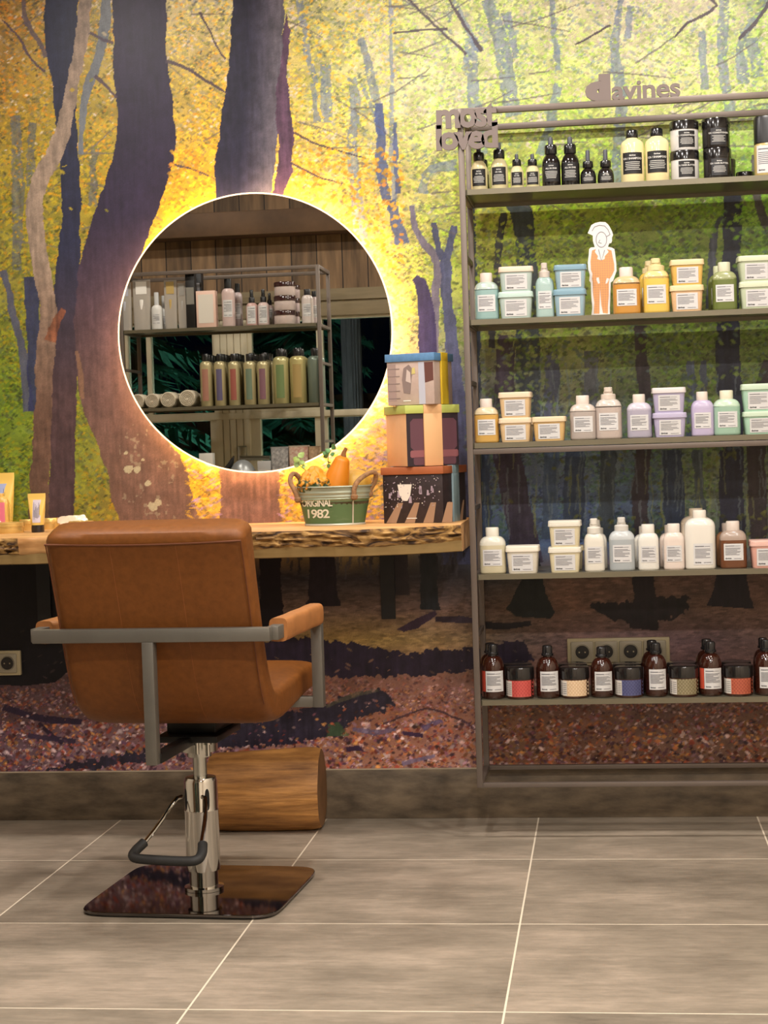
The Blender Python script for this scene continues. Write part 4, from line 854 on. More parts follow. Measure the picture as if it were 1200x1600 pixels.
def jar(name, label, w, h, body, lid=(22, 20, 20), lidk=.30, lab=None, dark_label=False, group=None, pattern=None, body_gloss=.25):
    SEED[0] += 1; t = thing(name, label, 'jar', group=group); R = w/2; hl = h*(1-lidk)
    MB().lathe([(R*.90, 0), (R*.96, .003), (R*.96, hl)], 36).build('jar_body', P('jar_%d_%d_%d' % body, body, body_gloss, coat=.4), t, smooth=50)
    MB().lathe([(R, hl-.001), (R, h-.004), (R*.97, h-.001), (R*.9, h)], 36).build('lid', P('lid_%d_%d_%d' % lid, lid, .18, coat=.5), t, smooth=40)
    sf = lambda x, z: -R*.96*math.sqrt(max(0, 1-(x/(R*.96))**2))
    if pattern:
        m = label_mesh(-R*.945, R*.945, hl*.12, hl*.92, sf, plain=True, eps=.0008)
        q = len(m.v)
        for i in range(13):
            for j in range(4):
                cx = -R*.42+R*1.30*i/12; cz = hl*(.22+.19*j)+(hl*.09 if i % 2 else 0); a, b_ = R*.045, hl*.07
                P4 = [(cx-a, cz), (cx, cz-b_), (cx+a, cz), (cx, cz+b_)]
                if cx+a < R*.93: m.add([(x, sf(x, z)-.0016, z) for x, z in P4], [(0, 1, 2, 3)], 1)
        # pale text block at the left of the printed band
        q0 = MB(); x0, x1 = -R*.945, -R*.52
        m.add([(x, sf(x, z)-.0018, z) for z in (hl*.14, hl*.90) for x in (x0, (x0*2+x1)/3, (x0+2*x1)/3, x1)], [(0, 1, 5, 4), (1, 2, 6, 5), (2, 3, 7, 6)], 2)
        for k in range(6): z = hl*(.24+.1*k); m.add([(x, sf(x, zz)-.0022, zz) for zz in (z, z+hl*.03) for x in (x0+R*.06, (x0+x1)/2, x1-R*.04)], [(0, 1, 4, 3), (1, 2, 5, 4)], 3)
        m.build('printed_band', [P('band_%d_%d_%d' % pattern[0], pattern[0], .5), P('band_%d_%d_%d' % pattern[1], pattern[1], .5), P('band_pale', (205, 198, 188), .5), ink], t, smooth=0)
    elif lab != 'none':
        label_mesh(-R*.55+R*.1, R*.55+R*.1, hl*.12, hl*.90, sf, dark=True, seed=SEED[0], title=lab, eps=.0008).build('label', [blackp, inkw, inkw] if not dark_label else [P('label_charcoal', (46, 46, 48), .5), inkw, inkw], t, smooth=0)
    return t
def amber(name, label, w, h, side=None, group=None, liquid=(48, 20, 12)):
    """dark pharmacy bottle, round shoulders, black ridged cap"""
    SEED[0] += 1; t = thing(name, label, 'bottle', group=group); R = w/2
    prof = [(R*.9, 0), (R*.98, .003), (R, .008), (R, h*.50)]
    for k in range(1, 8): a = k/7*PI/2; prof.append((R*.36+(R*.64)*math.cos(a), h*.50+h*.28*math.sin(a)))
    prof += [(R*.34, h*.84)]
    MB().lathe(prof, 36).build('bottle_body', P('amber_%d_%d_%d' % liquid, liquid, .08, coat=.7), t, smooth=60)
    MB().lathe([(R*.50, h*.80), (R*.52, h*.81), (R*.52, h*.84), (R*.44, h*.85), (R*.44, h*.97), (R*.40, h*.99), (R*.3, h)], 24).build('cap', P('gloss_black_cap', (22, 22, 24), .22, coat=.4), t, smooth=40)
    sf = lambda x, z: -R*math.sqrt(max(0, 1-(x/R)**2))
    label_mesh(-R*.62, R*.86, h*.14, h*.52, sf, seed=SEED[0], eps=.0009, lines=8).build('label', [paper, ink, ink_d], t, smooth=0)
    if side: label_mesh(-R*.985, -R*.64, h*.14, h*.52, sf, plain=True, eps=.0009).build('side_band', P('band_%d_%d_%d' % side, side, .5), t, smooth=0)
    return t

# ================================================================= goods on the rack
def span(a, b_, ytop, Y, zb_):
    ym = ytop+20; x0 = at(a, ym, Y)[0]; x1 = at(b_, ym, Y)[0]; return (x0+x1)/2, x1-x0, at((a+b_)/2, ytop, Y)[1]-zb_
def rk(i, a, b_, ytop, fn, back=0., rz=0., dz=0., front=.016):
    """stand one product on shelf i between photo columns a..b_; fn(w, h) builds it"""
    zb_ = SH[i]+dz; Y = RF+front+.028+back
    x, w, h = span(a, b_, ytop, Y, zb_); t = fn(w, h); place(t, x, Y, zb_, rz+random.uniform(-.04, .04)); return t, h
def B(name, label, rgb, **k): return lambda w, h: bottle(name, label, 'bottle', w, h, rgb, **k)
def T(label, rgb, **k): return lambda w, h: tub('product_tub', label, w, h, rgb, **k)
def stack(i, a, b_, y0, ymid, lab_lo, lab_up, rgb, shift=0, rgb_up=None, lid=None, lid_up=None, **k):
    t, h = rk(i, a+shift, b_+shift, ymid, T(lab_lo, rgb, lid=lid), **k)
    h2 = at((a+b_)/2, y0, t.location.y)[1]-SH[i]-h
    x, w, _ = span(a, b_, y0, t.location.y, SH[i]); u = tub('product_tub', lab_up, w, h2, rgb_up or rgb, lid=lid_up or lid); place(u, x, t.location.y, SH[i]+h, random.uniform(-.05, .05))
S1 = 'on the top shelf of the rack'
cl = (226, 214, 170)
rk(0, 735, 761, 228, lambda w, h: oil('oil_bottle', 'clear oil bottle with black dropper collar at the left end of the top shelf', w, h, cl, True))
rk(0, 742, 766, 240, lambda w, h: oil('oil_bottle', 'clear oil bottle half hidden behind the leftmost oil bottle on the top shelf', w, h, cl, True), back=.075)
rk(0, 766, 793, 223, lambda w, h: oil('oil_bottle', 'clear oil bottle with black dropper collar, second along the front of the top shelf', w, h, cl, True))
rk(0, 797, 818, 241, lambda w, h: oil('small_oil_bottle', 'small clear oil bottle beside the tall clear pair on the top shelf', w, h, cl, True))
rk(0, 821, 843, 241, lambda w, h: oil('small_oil_bottle', 'small clear oil bottle next to the tall black spray bottles', w, h, cl, True))
bk_ = (24, 20, 20)
rk(0, 846, 875, 215, lambda w, h: oil('black_spray_bottle', 'tall black spray bottle, left one of the tall pair on the top shelf', w, h, bk_, title='ALL IN ONE'))
rk(0, 876, 905, 214, lambda w, h: oil('black_spray_bottle', 'tall black spray bottle, right one of the tall pair on the top shelf', w, h, bk_, title='ALL IN ONE'))
rk(0, 906, 931, 235, lambda w, h: oil('small_black_bottle', 'small round black bottle just right of the tall black pair', w, h, bk_, title='OI / OIL', round_=True))
rk(0, 933, 959, 234, lambda w, h: oil('small_black_bottle', 'small round black bottle next to the cream shampoo bottles', w, h, bk_, title='OI / OIL', round_=True))
def shampoo(label):
    def f(w, h):
        SEED[0] += 1; t = thing('shampoo_bottle', label, 'bottle'); R = w/2; 
        MB().lathe([(R*.93, 0), (R, .004), (R, h*.70), (R*.95, h*.755), (R*.78, h*.80), (R*.52, h*.83), (R*.48, h*.87)], 36).build('bottle_body', P('cream_shampoo', (226, 212, 160), .16, coat=.5, sss=.1), t, smooth=60)
        MB().lathe([(R*.52, h*.85), (R*.53, h*.86), (R*.53, h*.985), (R*.48, h)], 28).build('cap', P('gloss_black_cap', (22, 22, 24), .22, coat=.4), t, smooth=40)
        label_mesh(-R*.80, R*.80, h*.16, h*.56, lambda x, z: -R*math.sqrt(max(0, 1-(x/R)**2)), dark=True, seed=SEED[0], title='OI / SHAMPOO', eps=.001).build('label', [blackp, inkw, inkw], t, smooth=0); return t
    return f
rk(0, 969, 1006, 204, shampoo('cream shampoo bottle with black cap and black label, left of two on the top shelf'))
rk(0, 1007, 1045, 201, shampoo('cream shampoo bottle with black cap and black label, right of two on the top shelf'))
def jst(a, b_, y0, ym, lab1, lab2, body, nm, dk_=False, back=0., sh=0):
    t, h = rk(0, a+sh, b_+sh, ym, lambda w, h: jar(nm, lab1, w, h, body, lab='OI / HAIR BUTTER', dark_label=dk_), back=back)
    x, w, _ = span(a, b_, y0, t.location.y, SH[0]); h2 = at((a+b_)/2, y0, t.location.y)[1]-SH[0]-h; u = jar(nm, lab2, w, h2, body, lab='OI / CONDITIONER', dark_label=dk_); place(u, x, t.location.y, SH[0]+h, .03)
jst(1046, 1092, 190, 237, 'white jar with black lid under another on the top shelf', 'white jar with black lid stacked uppermost on the top shelf', (228, 226, 222), 'white_cream_jar', sh=1)
jst(1096, 1141, 186, 233, 'black jar below another black jar on the top shelf', 'black jar stacked on the black one on the top shelf', (30, 26, 26), 'black_cream_jar', True, sh=2)
rk(0, 1112, 1150, 250, lambda w, h: jar('black_cream_jar', 'black jar peeking out behind the stacked black jars', w, h, (34, 30, 28), lab='none'), back=.10)
rk(0, 1150, 1179, 269, lambda w, h: jar('flat_tin', 'very flat dark tin between the black jars and the amber-bodied bottle', w, h, (40, 34, 32), lab='none', lidk=.4), back=.05)
rk(0, 1177, 1216, 183, lambda w, h: bottle('hair_oil_bottle', 'black-capped bottle with white label cut off at the right end of the top shelf', 'bottle', w, h, (196, 172, 110), cap=(26, 25, 26), cap_w=.98, cap_h=.44, depth=.95, lab=(.10, .86), labx=(-.80, .85), e=2.6))
# second shelf
teal, dblue, amb, yel, pea, grn, pgr = (146, 178, 174), (140, 178, 192), (200, 142, 62), (228, 192, 88), (232, 196, 140), (104, 116, 56), (196, 206, 176)
wc = (222, 208, 196)
rk(1, 741, 779, 427, B('teal_bottle', 'pale teal bottle at the left end of the second shelf', teal, fill=.80, top_rgb=(180, 196, 186), cap=wc))
stack(1, 779, 834, 418, 457, 'pale mint tub under another at the left of the second shelf', 'pale mint tub with peach-tinted lid, upper of the left stack on the second shelf', (184, 200, 192), lid=(190, 212, 202), lid_up=(228, 206, 184))
rk(1, 836, 865, 411, B('teal_spray_bottle', 'slim pale teal spray bottle between the mint and blue tubs', (166, 190, 184), style='spray', cap=(208, 196, 184), cap_w=.55, cap_h=.26))
stack(1, 865, 917, 415, 453, 'sky-blue tub under another on the second shelf', 'sky-blue tub stacked on top beside the paper figure', (152, 180, 192), lid=(128, 162, 178))
rk(1, 957, 1000, 418, B('amber_bottle', 'amber honey-coloured bottle right of the paper figure', amb, fill=.82, top_rgb=(216, 186, 140), cap=wc))
rk(1, 998, 1030, 408, B('yellow_spray_bottle', 'yellow spray bottle mostly hidden behind the front yellow one', (226, 186, 80), style='spray', cap=(226, 208, 160), cap_w=.6, cap_h=.22), back=.09)
rk(1, 1004, 1045, 404, B('yellow_spray_bottle', 'bright yellow spray bottle in front on the second shelf', yel, style='spray', cap=(232, 214, 160), cap_w=.60, cap_h=.22, top_rgb=(232, 206, 140), fill=.85))
stack(1, 1046, 1100, 407, 447, 'peach tub under another on the second shelf', 'peach-yellow tub stacked on top on the second shelf', (226, 186, 140), lid=(228, 206, 160), rgb_up=(226, 184, 96))
rk(1, 1106, 1140, 416, B('green_bottle', 'olive green bottle half hidden behind the front green one', (120, 130, 70), cap=(196, 200, 160)), back=.09)
rk(1, 1112, 1151, 410, B('green_bottle', 'olive green bottle with translucent pale cap on the second shelf', grn, fill=.82, top_rgb=(158, 164, 116), cap=(206, 204, 176)))
stack(1, 1151, 1208, 401, 441, 'pale green tub under another at the right end of the second shelf', 'pale green tub on top at the right end of the second shelf', pgr, shift=3, lid=(206, 212, 182))
# third shelf
crm, pnk, lil, mnt = (214, 194, 156), (176, 164, 156), (172, 166, 182), (156, 188, 166)
rk(2, 741, 779, 623, B('honey_bottle', 'honey-yellow bottle at the left end of the third shelf', (206, 162, 84), fill=.80, top_rgb=(214, 196, 160), cap=wc))
stack(2, 780, 832, 613, 653, 'cream tub under another at the left of the third shelf', 'cream tub stacked on top at the left of the third shelf', (222, 190, 144), lid=(226, 206, 176))
rk(2, 790, 836, 657, T('cream tub tucked behind the lower stacked cream tub', (222, 190, 144)), back=.10)
rk(2, 832, 886, 651, T('single cream tub standing unstacked on the third shelf', (220, 182, 122), lid=(226, 204, 168)))
rk(2, 890, 931, 618, B('taupe_bottle', 'pinkish taupe bottle with plain cap on the third shelf', pnk, fill=.8, top_rgb=(206, 192, 180), cap=wc))
rk(2, 930, 971, 605, B('taupe_spray_bottle', 'pinkish taupe spray bottle with stepped cap on the third shelf', (190, 174, 164), style='spray', cap=(218, 204, 190), cap_w=.52, cap_h=.23, fill=.82, top_rgb=(204, 194, 184)))
rk(2, 979, 1018, 616, B('lilac_bottle', 'greyish lilac bottle left of the lilac tubs', lil, fill=.82, top_rgb=(204, 196, 208), cap=wc))
stack(2, 1018, 1072, 606, 645, 'lilac tub under another on the third shelf', 'lilac tub with white lid stacked on top on the third shelf', (184, 176, 204), shift=1, lid=(186, 178, 204), lid_up=(220, 212, 210))
rk(2, 1079, 1115, 612, B('lilac_bottle', 'lilac bottle touching the mint one on the third shelf', (190, 178, 206), cap=wc))
rk(2, 1114, 1156, 610, B('mint_bottle', 'mint green bottle with frosted cap on the third shelf', mnt, fill=.8, top_rgb=(190, 212, 188), cap=(222, 216, 190)))
stack(2, 1157, 1212, 600, 643, 'mint tub under another at the right end of the third shelf', 'mint tub on top at the right end of the third shelf', (172, 208, 184), shift=2, lid=(198, 216, 192))
# fourth shelf
wh = (228, 222, 208)
rk(3, 749, 790, 824, B('cream_bottle', 'cream bottle at the left end of the fourth shelf', (206, 196, 164), fill=.76, top_rgb=(216, 212, 196), cap=(226, 220, 204)))
rk(3, 791, 844, 852, T('white tub standing alone near the left of the fourth shelf', (222, 214, 196)))
stack(3, 857, 909, 813, 854, 'ivory tub under another on the fourth shelf', 'ivory tub stacked on top on the fourth shelf', (226, 214, 178), lid=(226, 220, 204))
rk(3, 868, 913, 852, T('ivory tub behind the stacked ivory pair', (222, 206, 168)), back=.10)
rk(3, 916, 948, 812, B('white_spray_bottle', 'white spray bottle hidden behind the front white one', wh, style='spray', cap=(220, 214, 200), cap_w=.6, cap_h=.28), back=.08)
rk(3, 912, 944, 810, B('white_spray_bottle', 'slim white spray bottle in front beside the ivory tubs', wh, style='spray', cap=(222, 216, 204), cap_w=.6, cap_h=.28))
rk(3, 951, 991, 808, B('clear_spray_bottle', 'clear grey spray bottle on the fourth shelf', (172, 178, 180), style='spray', cap=(214, 210, 202), cap_w=.5, cap_h=.25, fill=.78, top_rgb=(196, 200, 200)))
rk(3, 990, 1024, 822, B('white_bottle', 'white bottle hidden behind the front white one', wh, cap=(224, 218, 206)), back=.08)
rk(3, 996, 1029, 819, B('white_bottle', 'slim white bottle with cap beside the clear spray bottle', (230, 226, 216), cap=(226, 220, 208), cap_w=.62))
rk(3, 1030, 1064, 820, B('blush_bottle', 'blush bottle hidden behind the front blush one', (224, 204, 190), cap=(222, 210, 198)), back=.08)
rk(3, 1036, 1069, 818, B('blush_bottle', 'pale blush bottle beside the big white bottle', (228, 212, 200), cap=(226, 216, 204), cap_w=.6))
rk(3, 1063, 1112, 794, B('big_white_bottle', 'large cream bottle standing behind the big white bottle', (226, 208, 184), cap_w=.44, cap_h=.13, cap=(214, 196, 170)), back=.085)
rk(3, 1069, 1117, 797, B('big_white_bottle', 'largest white bottle on the rack, in front on the fourth shelf', (230, 224, 212), cap_w=.44, cap_h=.13, cap=(226, 218, 204), lab=(.10, .48), labx=(-.45, .80)))
rk(3, 1118, 1158, 817, B('brown_bottle', 'brown bottle hidden behind the front brown one', (140, 96, 64), cap=(206, 190, 178)), back=.08)
rk(3, 1124, 1166, 814, B('brown_bottle', 'brown bottle with frosted cap at the right of the fourth shelf', (110, 66, 40), fill=.74, top_rgb=(172, 152, 138), cap=(216, 202, 190)))
rk(3, 1170, 1226, 843, T('pink tub cut off at the right end of the fourth shelf', (222, 168, 152), lid=(226, 184, 170)))
# fifth shelf
amb_l = 'dark brown bottle with white label, '
for a, b_, y, side, lb in [(752, 788, 1006, (176, 60, 44), 'leftmost on the bottom shelf with a red side band'), (837, 874, 1008, None, 'between the red and the beige jar'), (922, 958, 1010, None, 'between the beige and the blue jar'),
                           (1007, 1042, 1004, None, 'between the blue and the olive jar'), (1092, 1128, 1002, (190, 74, 52), 'between the olive and the orange jar'), (1178, 1215, 999, None, 'at the right edge past the orange jar')]:
    rk(4, a, b_, y, lambda w, h: amber('dark_bottle', amb_l+lb, w, h, side))
for a, b_, y, lb in [(1086, 1122, 998, 'dark bottle peeking from behind the one between the olive and orange jars'), (1176, 1208, 996, 'dark bottle hidden behind the one at the right edge'), (748, 784, 1004, 'dark bottle hidden behind the leftmost one on the bottom shelf'), (1001, 1036, 1000, 'dark bottle hidden behind the one left of the olive jar')]:
    rk(4, a, b_, y, lambda w, h: amber('dark_bottle', lb, w, h), back=.08)
for a, b_, y, pat, lb in [(790, 835, 1041, ((196, 86, 78), (172, 62, 58)), 'red'), (875, 921, 1041, ((206, 176, 140), (222, 198, 166)), 'beige'), (960, 1006, 1041, ((84, 86, 124), (60, 62, 100)), 'blue'), (1045, 1092, 1039, ((124, 112, 82), (152, 142, 112)), 'olive grey'), (1130, 1177, 1038, ((178, 92, 66), (146, 66, 50)), 'orange-red')]:
    rk(4, a, b_, y, lambda w, h: jar('colour_mask_jar', lb+' patterned jar with glossy black lid on the bottom shelf', w, h, (64, 34, 24), pattern=pat, lidk=.36))
    rk(4, a-3, b_-3, y-5, lambda w, h: jar('colour_mask_jar', 'jar with black lid standing just behind the '+lb+' jar', w, h, (64, 34, 24), lab='none', lidk=.36), back=.075)

# cut-out paper figure
zs_ = SH[1]; Yf = RF+.05
def fp(pts): return [at(900+x*80/753, 330+y*170/1600, Yf) for x, y in pts]
fx, fz = at(941, 489, Yf)
fg = thing('paper_standee', 'flat white-edged cut-out figure in an orange suit standing on the second shelf', 'cutout', (fx, Yf, zs_))
def flat(pts, y0, y1, mi=0, mb=None):
    m = mb or MB(); m.prism([(x-fx, z-fz+.0005) for x, z in fp(pts)], y0, y1, mi); return m
body = [(225,1500),(238,1380),(222,1200),(215,1010),(193,985),(200,900),(178,820),(172,720),(186,600),(190,520),(215,495),(275,490),(262,450),(248,400),(245,320),(170,285),(195,230),(225,165),(280,135),(350,118),(430,122),(470,155),(500,200),(530,260),(545,310),(528,350),(530,400),(515,430),(488,435),(468,485),(530,498),(565,520),(575,600),(592,740),(596,840),(570,910),(545,985),(510,1010),(505,1200),(498,1380),(500,1500)]
white_c = P('card_white', (208, 205, 202), .6)
flat(body, -.0012, .0012).build('cutout_card', white_c, fg, smooth=0)
suit = [(262,1468),(268,1300),(250,1180),(245,1010),(235,960),(240,880),(218,820),(212,700),(225,600),(235,540),(290,520),(275,560),(320,620),(310,665),(370,685),(420,665),(425,620),(480,560),(455,520),(520,540),(535,620),(560,740),(562,830),(530,900),(490,960),(482,1010),(480,1200),(468,1360),(468,1465),(398,1468),(372,1340),(352,1080),(345,1340),(345,1468)]
om, N, Lk, b = node_mat('orange_checked_suit'); tc = N.new('ShaderNodeTexCoord'); ck = N.new('ShaderNodeTexChecker'); mp = N.new('ShaderNodeMapping'); mp.inputs['Rotation'].default_value = (0, .78, 0)
ck.inputs['Scale'].default_value = 230; ck.inputs['Color1'].default_value = srgb(206, 144, 84); ck.inputs['Color2'].default_value = srgb(186, 130, 88); Lk.new(tc.outputs['Object'], mp.inputs[0]); Lk.new(mp.outputs[0], ck.inputs['Vector']); Lk.new(ck.outputs[0], b.inputs['Base Color'])
flat(suit, -.0017, -.0012).build('printed_suit', om, fg, smooth=0)
gline = P('card_grey_line', (130, 126, 134), .6); m = MB()
el = lambda cx, cy, rx, ry, n=28: [(cx+rx*math.cos(2*PI*k/n), cy+ry*math.sin(2*PI*k/n)) for k in range(n)]
def lines(m, pts, w=.0008): m.tube([(x-fx, -.0016, z-fz) for x, z in fp(pts)], w, 5)
lines(m, el(372, 375, 78, 112)+[(450, 375)]); lines(m, [(235, 250), (270, 190), (340, 165), (420, 175), (470, 230), (500, 300), (450, 330)]); lines(m, [(330, 520), (372, 690), (420, 530)]); lines(m, [(350, 380), (330, 420), (375, 430)])
m.build('drawn_outline', gline, fg, smooth=0)
hm = MB(); flat([(300, 940), (335, 935), (350, 1020), (325, 1030), (300, 975)], -.0022, -.0017, 0, hm); flat([(455, 945), (488, 955), (460, 1020), (432, 1030), (440, 980)], -.0022, -.0017, 0, hm); hm.build('printed_hands', white_c, fg, smooth=0)
MB().sup([(.023, .016, 0), (.022, .015, .003), (.008, .006, .006)], 2).build('standee_foot', P('foot_pale', (206, 200, 190), .5), fg)

# ================================================================= gift boxes
def gift(name, label, pts_x, y0, y1, zb_, Yfront, lid_h, mats, deco, ang, cat='gift box', w=None, over=.004):
    """square box turned by ang about z; pts_x = photo columns of its outline"""
    xl, xr = at(pts_x[0], (y0+y1)/2, Yfront+.07)[0], at(pts_x[1], (y0+y1)/2, Yfront+.07)[0]
    c, s = abs(math.cos(ang)), abs(math.sin(ang)); w = (xr-xl)/(c+s); cx = (xl+xr)/2; cy = Yfront+w*(c+s)/2
    h = at((pts_x[0]+pts_x[1])/2, y0, Yfront+.03)[1]-zb_
    t = thing(name, label, cat, (cx, cy, zb_), ang); o = w/2-over
    MB().bbox((-o, -o, 0), (o, o, h-.004), .0015).build('box_body', mats[0], t, smooth=30)
    MB().bbox((-w/2, -w/2, h-lid_h), (w/2, w/2, h), .0015).build('lid', mats[1], t, smooth=30)
    deco(t, w, h, o, lid_h); return t, h
GB = P
def deco_bottom(t, w, h, o, lh):
    bg = MB(); f = -o-.0004; hh = h-lh
    tan, wht, pnk_ = P('print_tan', (150, 118, 92), .5), P('print_bowl', (214, 204, 190), .5), P('print_mauve', (158, 140, 150), .5)
    m = MB()
    for k in range(4):
        x = -o*.92+k*o*.62; m.prism([(x, .001), (x+o*.34, .001), (x+o*.34+o*.25-k*.006, hh*.42), (x+o*.25-k*.006+o*.16, hh*.42)], f, f+.0003, 0)
    m.prism([(-o*.50, hh*.80), (-o*.02, hh*.80), (-o*.08, hh*.58), (-o*.18, hh*.46), (-o*.34, hh*.46), (-o*.45, hh*.60)], f-.0006, f-.0003, 1)
    r = random.Random(3)
    for i in range(90):
        x = r.uniform(-o*.95, o*.93); z = r.uniform(hh*.30, hh*.97); a = r.uniform(.0008, .0022); m.prism([(x-a, z), (x, z-a), (x+a, z), (x, z+a)], f-.0009, f-.0006, 2 if i % 3 else 1)
    for i in range(12):
        x = r.uniform(-o*.9, o*.85); z = r.uniform(hh*.45, hh*.72); a = r.uniform(.004, .010); m.prism([(x-a*.5, z-a), (x+a*.5, z-a), (x+a*.4, z+a), (x-a*.3, z+a*1.2)], f-.0003, f, 2)
    m.prism([(-o*.22, .012), (o*.12, .012), (o*.12, .0145), (-o*.22, .0145)], f-.0009, f-.0006, 1)
    m.build('printed_picture', [tan, wht, pnk_], t, smooth=0)
    m = MB(); g = o+.0005
    for k in range(3): y = -o*.9+k*o*.62; m.add([(g, y, .001), (g, y+o*.3, .001), (g, y+o*.5, hh*.42), (g, y+o*.38, hh*.42)], [(0, 1, 2, 3)])
    m.build('printed_picture', tan, t, smooth=0)
    MB().bbox((o+.0006, -.022, 0), (w/2+.0022, .022, h-lh), .0006).bbox((w/2, -.022, h-lh-.001), (w/2+.0022, .022, h+.0012), .0006).bbox((-w/2, -.022, h), (w/2+.002, .022, h+.0014), .0006).build('ribbon', P('ribbon_blue_grey', (128, 150, 156), .5), t, smooth=30)
def deco_mid(t, w, h, o, lh):
    m = MB(); g = o+.0004; hh = h-lh; seat, seat2, dk_ = P('print_seat', (92, 56, 66), .5), P('print_seat_light', (134, 80, 84), .5), P('print_plum_dark', (38, 24, 32), .5)
    m.add([(g, -o, 0), (g, o, 0), (g, o, hh), (g, -o, hh)], [(0, 1, 2, 3)], 0)
    def pane(y0, y1, z0, z1, mi, e): 
        r_ = min(abs(y1-y0), abs(z1-z0))*.18; P8 = [(y0+r_, z0), (y1-r_, z0), (y1, z0+r_), (y1, z1-r_), (y1-r_, z1), (y0+r_, z1), (y0, z1-r_), (y0, z0+r_)]
        m.add([(g+e, y, z) for y, z in P8], [tuple(range(8))], mi)
    for y in (-o*.86, o*.28): pane(y, y+o*.66, hh*.30, hh*.90, 1, .0003); pane(y-o*.02, y+o*.70, hh*.16, hh*.30, 2, .0005); pane(y+o*.10, y+o*.6, hh*.02, hh*.17, 1, .0005)
    m.build('printed_picture', [dk_, seat, seat2], t, smooth=0)
    MB().bbox((o+.0008, -.026, 0), (w/2+.0024, .026, h-lh), .0006).bbox((w/2, -.026, h-lh-.001), (w/2+.0024, .026, h+.0012), .0006).bbox((-w/2, -.026, h), (w/2+.002, .026, h+.0014), .0006).build('ribbon', P('ribbon_peach', (214, 166, 116), .5), t, smooth=30)
def deco_top(t, w, h, o, lh):
    m = MB(); f = -o-.0004; hh = h-lh; r = random.Random(8)
    m.prism([(o*.35, .001), (o*.62, .001), (o*.62, hh*.98), (o*.35, hh*.98)], f, f+.0003, 1); m.prism([(-o*.98, hh*.10), (-o*.62, hh*.10), (-o*.62, hh*.95), (-o*.98, hh*.95)], f, f+.0003, 2)
    for k in range(5): z = hh*(.15+.17*k); m.prism([(-o*.97, z), (-o*.45, z), (-o*.45, z+.002), (-o*.97, z+.002)], f-.0004, f-.0001, 3)
    m.prism([(-o*.30, hh*.28), (-o*.02, hh*.25), (o*.05, hh*.62), (o*.14, hh*.80), (-o*.05, hh*.93), (-o*.28, hh*.85), (-o*.36, hh*.58)], f-.0003, f, 3)
    m.prism([(-o*.2, hh*.55), (o*.02, hh*.5), (0, hh*.75), (-o*.14, hh*.82)], f-.0006, f-.0003, 4); m.prism([(o*.06, hh*.70), (o*.22, hh*.72), (o*.2, hh*.86), (o*.08, hh*.84)], f-.0006, f-.0003, 5)
    m.prism([(o*.62, hh*.5), (o*.98, hh*.55), (o*.98, hh*.97), (o*.6, hh*.97)], f-.0002, f+.0001, 6)
    m.prism([(-o*.32, .010), (0, .010), (0, .0125), (-o*.32, .0125)], f-.0009, f-.0006, 7)
    c = lambda n_, a: P(n_, a, .5)
    m.build('printed_picture', [c('pr0', (168, 148, 138)), c('pr1', (176, 176, 186)), c('pr2', (150, 128, 120)), c('pr3', (128, 110, 104)), c('pr4', (190, 172, 162)), c('pr5', (196, 180, 110)), c('pr6', (96, 58, 50)), c('pr7', (226, 220, 212))], t, smooth=0)
    MB().bbox((o+.0006, -.023, 0), (w/2+.0022, .023, h-lh), .0006).bbox((w/2, -.023, h-lh-.001), (w/2+.0022, .023, h+.0012), .0006).bbox((-w/2, -.023, h), (w/2+.002, .023, h+.0014), .0006).build('ribbon', P('ribbon_yellow', (206, 172, 38), .5), t, smooth=30)
GZ = ZT
b1, h1 = gift('gift_box', 'bottom gift box of the stack, dark printed sides, rust-brown lid and blue-grey ribbon', (597, 726), 729, 818, GZ, -.30, .020, [P('print_black', (44, 32, 32), .5, noise=.3, nscale=60), P('lid_rust', (158, 88, 50), .5, noise=.08)], deco_bottom, math.radians(-16))
b2, h2 = gift('gift_box', 'middle gift box of the stack, peach and plum sides, lime lid and wide peach ribbon', (596, 719), 633, 731, GZ+h1+.0015, -.29, .022, [P('box_peach', (218, 168, 122), .5, noise=.04), P('lid_lime', (176, 184, 92), .5, noise=.06)], deco_mid, math.radians(-62))
b3, h3 = gift('gift_box', 'top gift box of the stack, pale printed sides, blue lid and yellow ribbon', (604, 706), 552, 632, GZ+h1+h2+.003, -.28, .021, [P('print_pale', (176, 154, 142), .5, noise=.08, nscale=40), P('lid_blue', (84, 124, 162), .5, noise=.12, nscale=90)], deco_top, math.radians(-16))

# ================================================================= metal tub with pumpkins
tx0, tx1 = at(463, 770, -.26)[0], at(583, 770, -.26)[0]; bcx = (tx0+tx1)/2-.002; bcy = -.255; bh = at(520, 761, -.26)[1]-ZT
tb = thing('metal_planter_tub', 'oval green-grey zinc tub with rope handles, printed ORIGINAL 1982, holding pumpkins', 'tub', (bcx, bcy, ZT))
RXt, RYt = (tx1-tx0)/2*.97, (tx1-tx0)/2*.66; RXb, RYb = RXt*.79, RYt*.80
tube_m = MB(); pr = []
for k in range(41):
    u = k/40; z = bh*u; rx = RXb+(RXt-RXb)*u; ry = RYb+(RYt-RYb)*u
    bump = sum(.0028*math.exp(-((u-q)/.018)**2) for q in (.70, .76, .86)); pr.append((rx+bump, ry+bump, z))
pr += [(RXt+.004, RYt+.004, bh+.001), (RXt+.003, RYt+.003, bh+.004), (RXt-.001, RYt-.001, bh+.003), (RXt-.003, RYt-.003, bh*.93), (RXt*.9, RYt*.9, bh*.5)]
tube_m.sup(pr, 2, n=72, cap1=False)
zm, N, Lk, b = node_mat('green_washed_zinc'); tc = N.new('ShaderNodeTexCoord'); sx = N.new('ShaderNodeSeparateXYZ'); Lk.new(tc.outputs['Object'], sx.inputs[0])
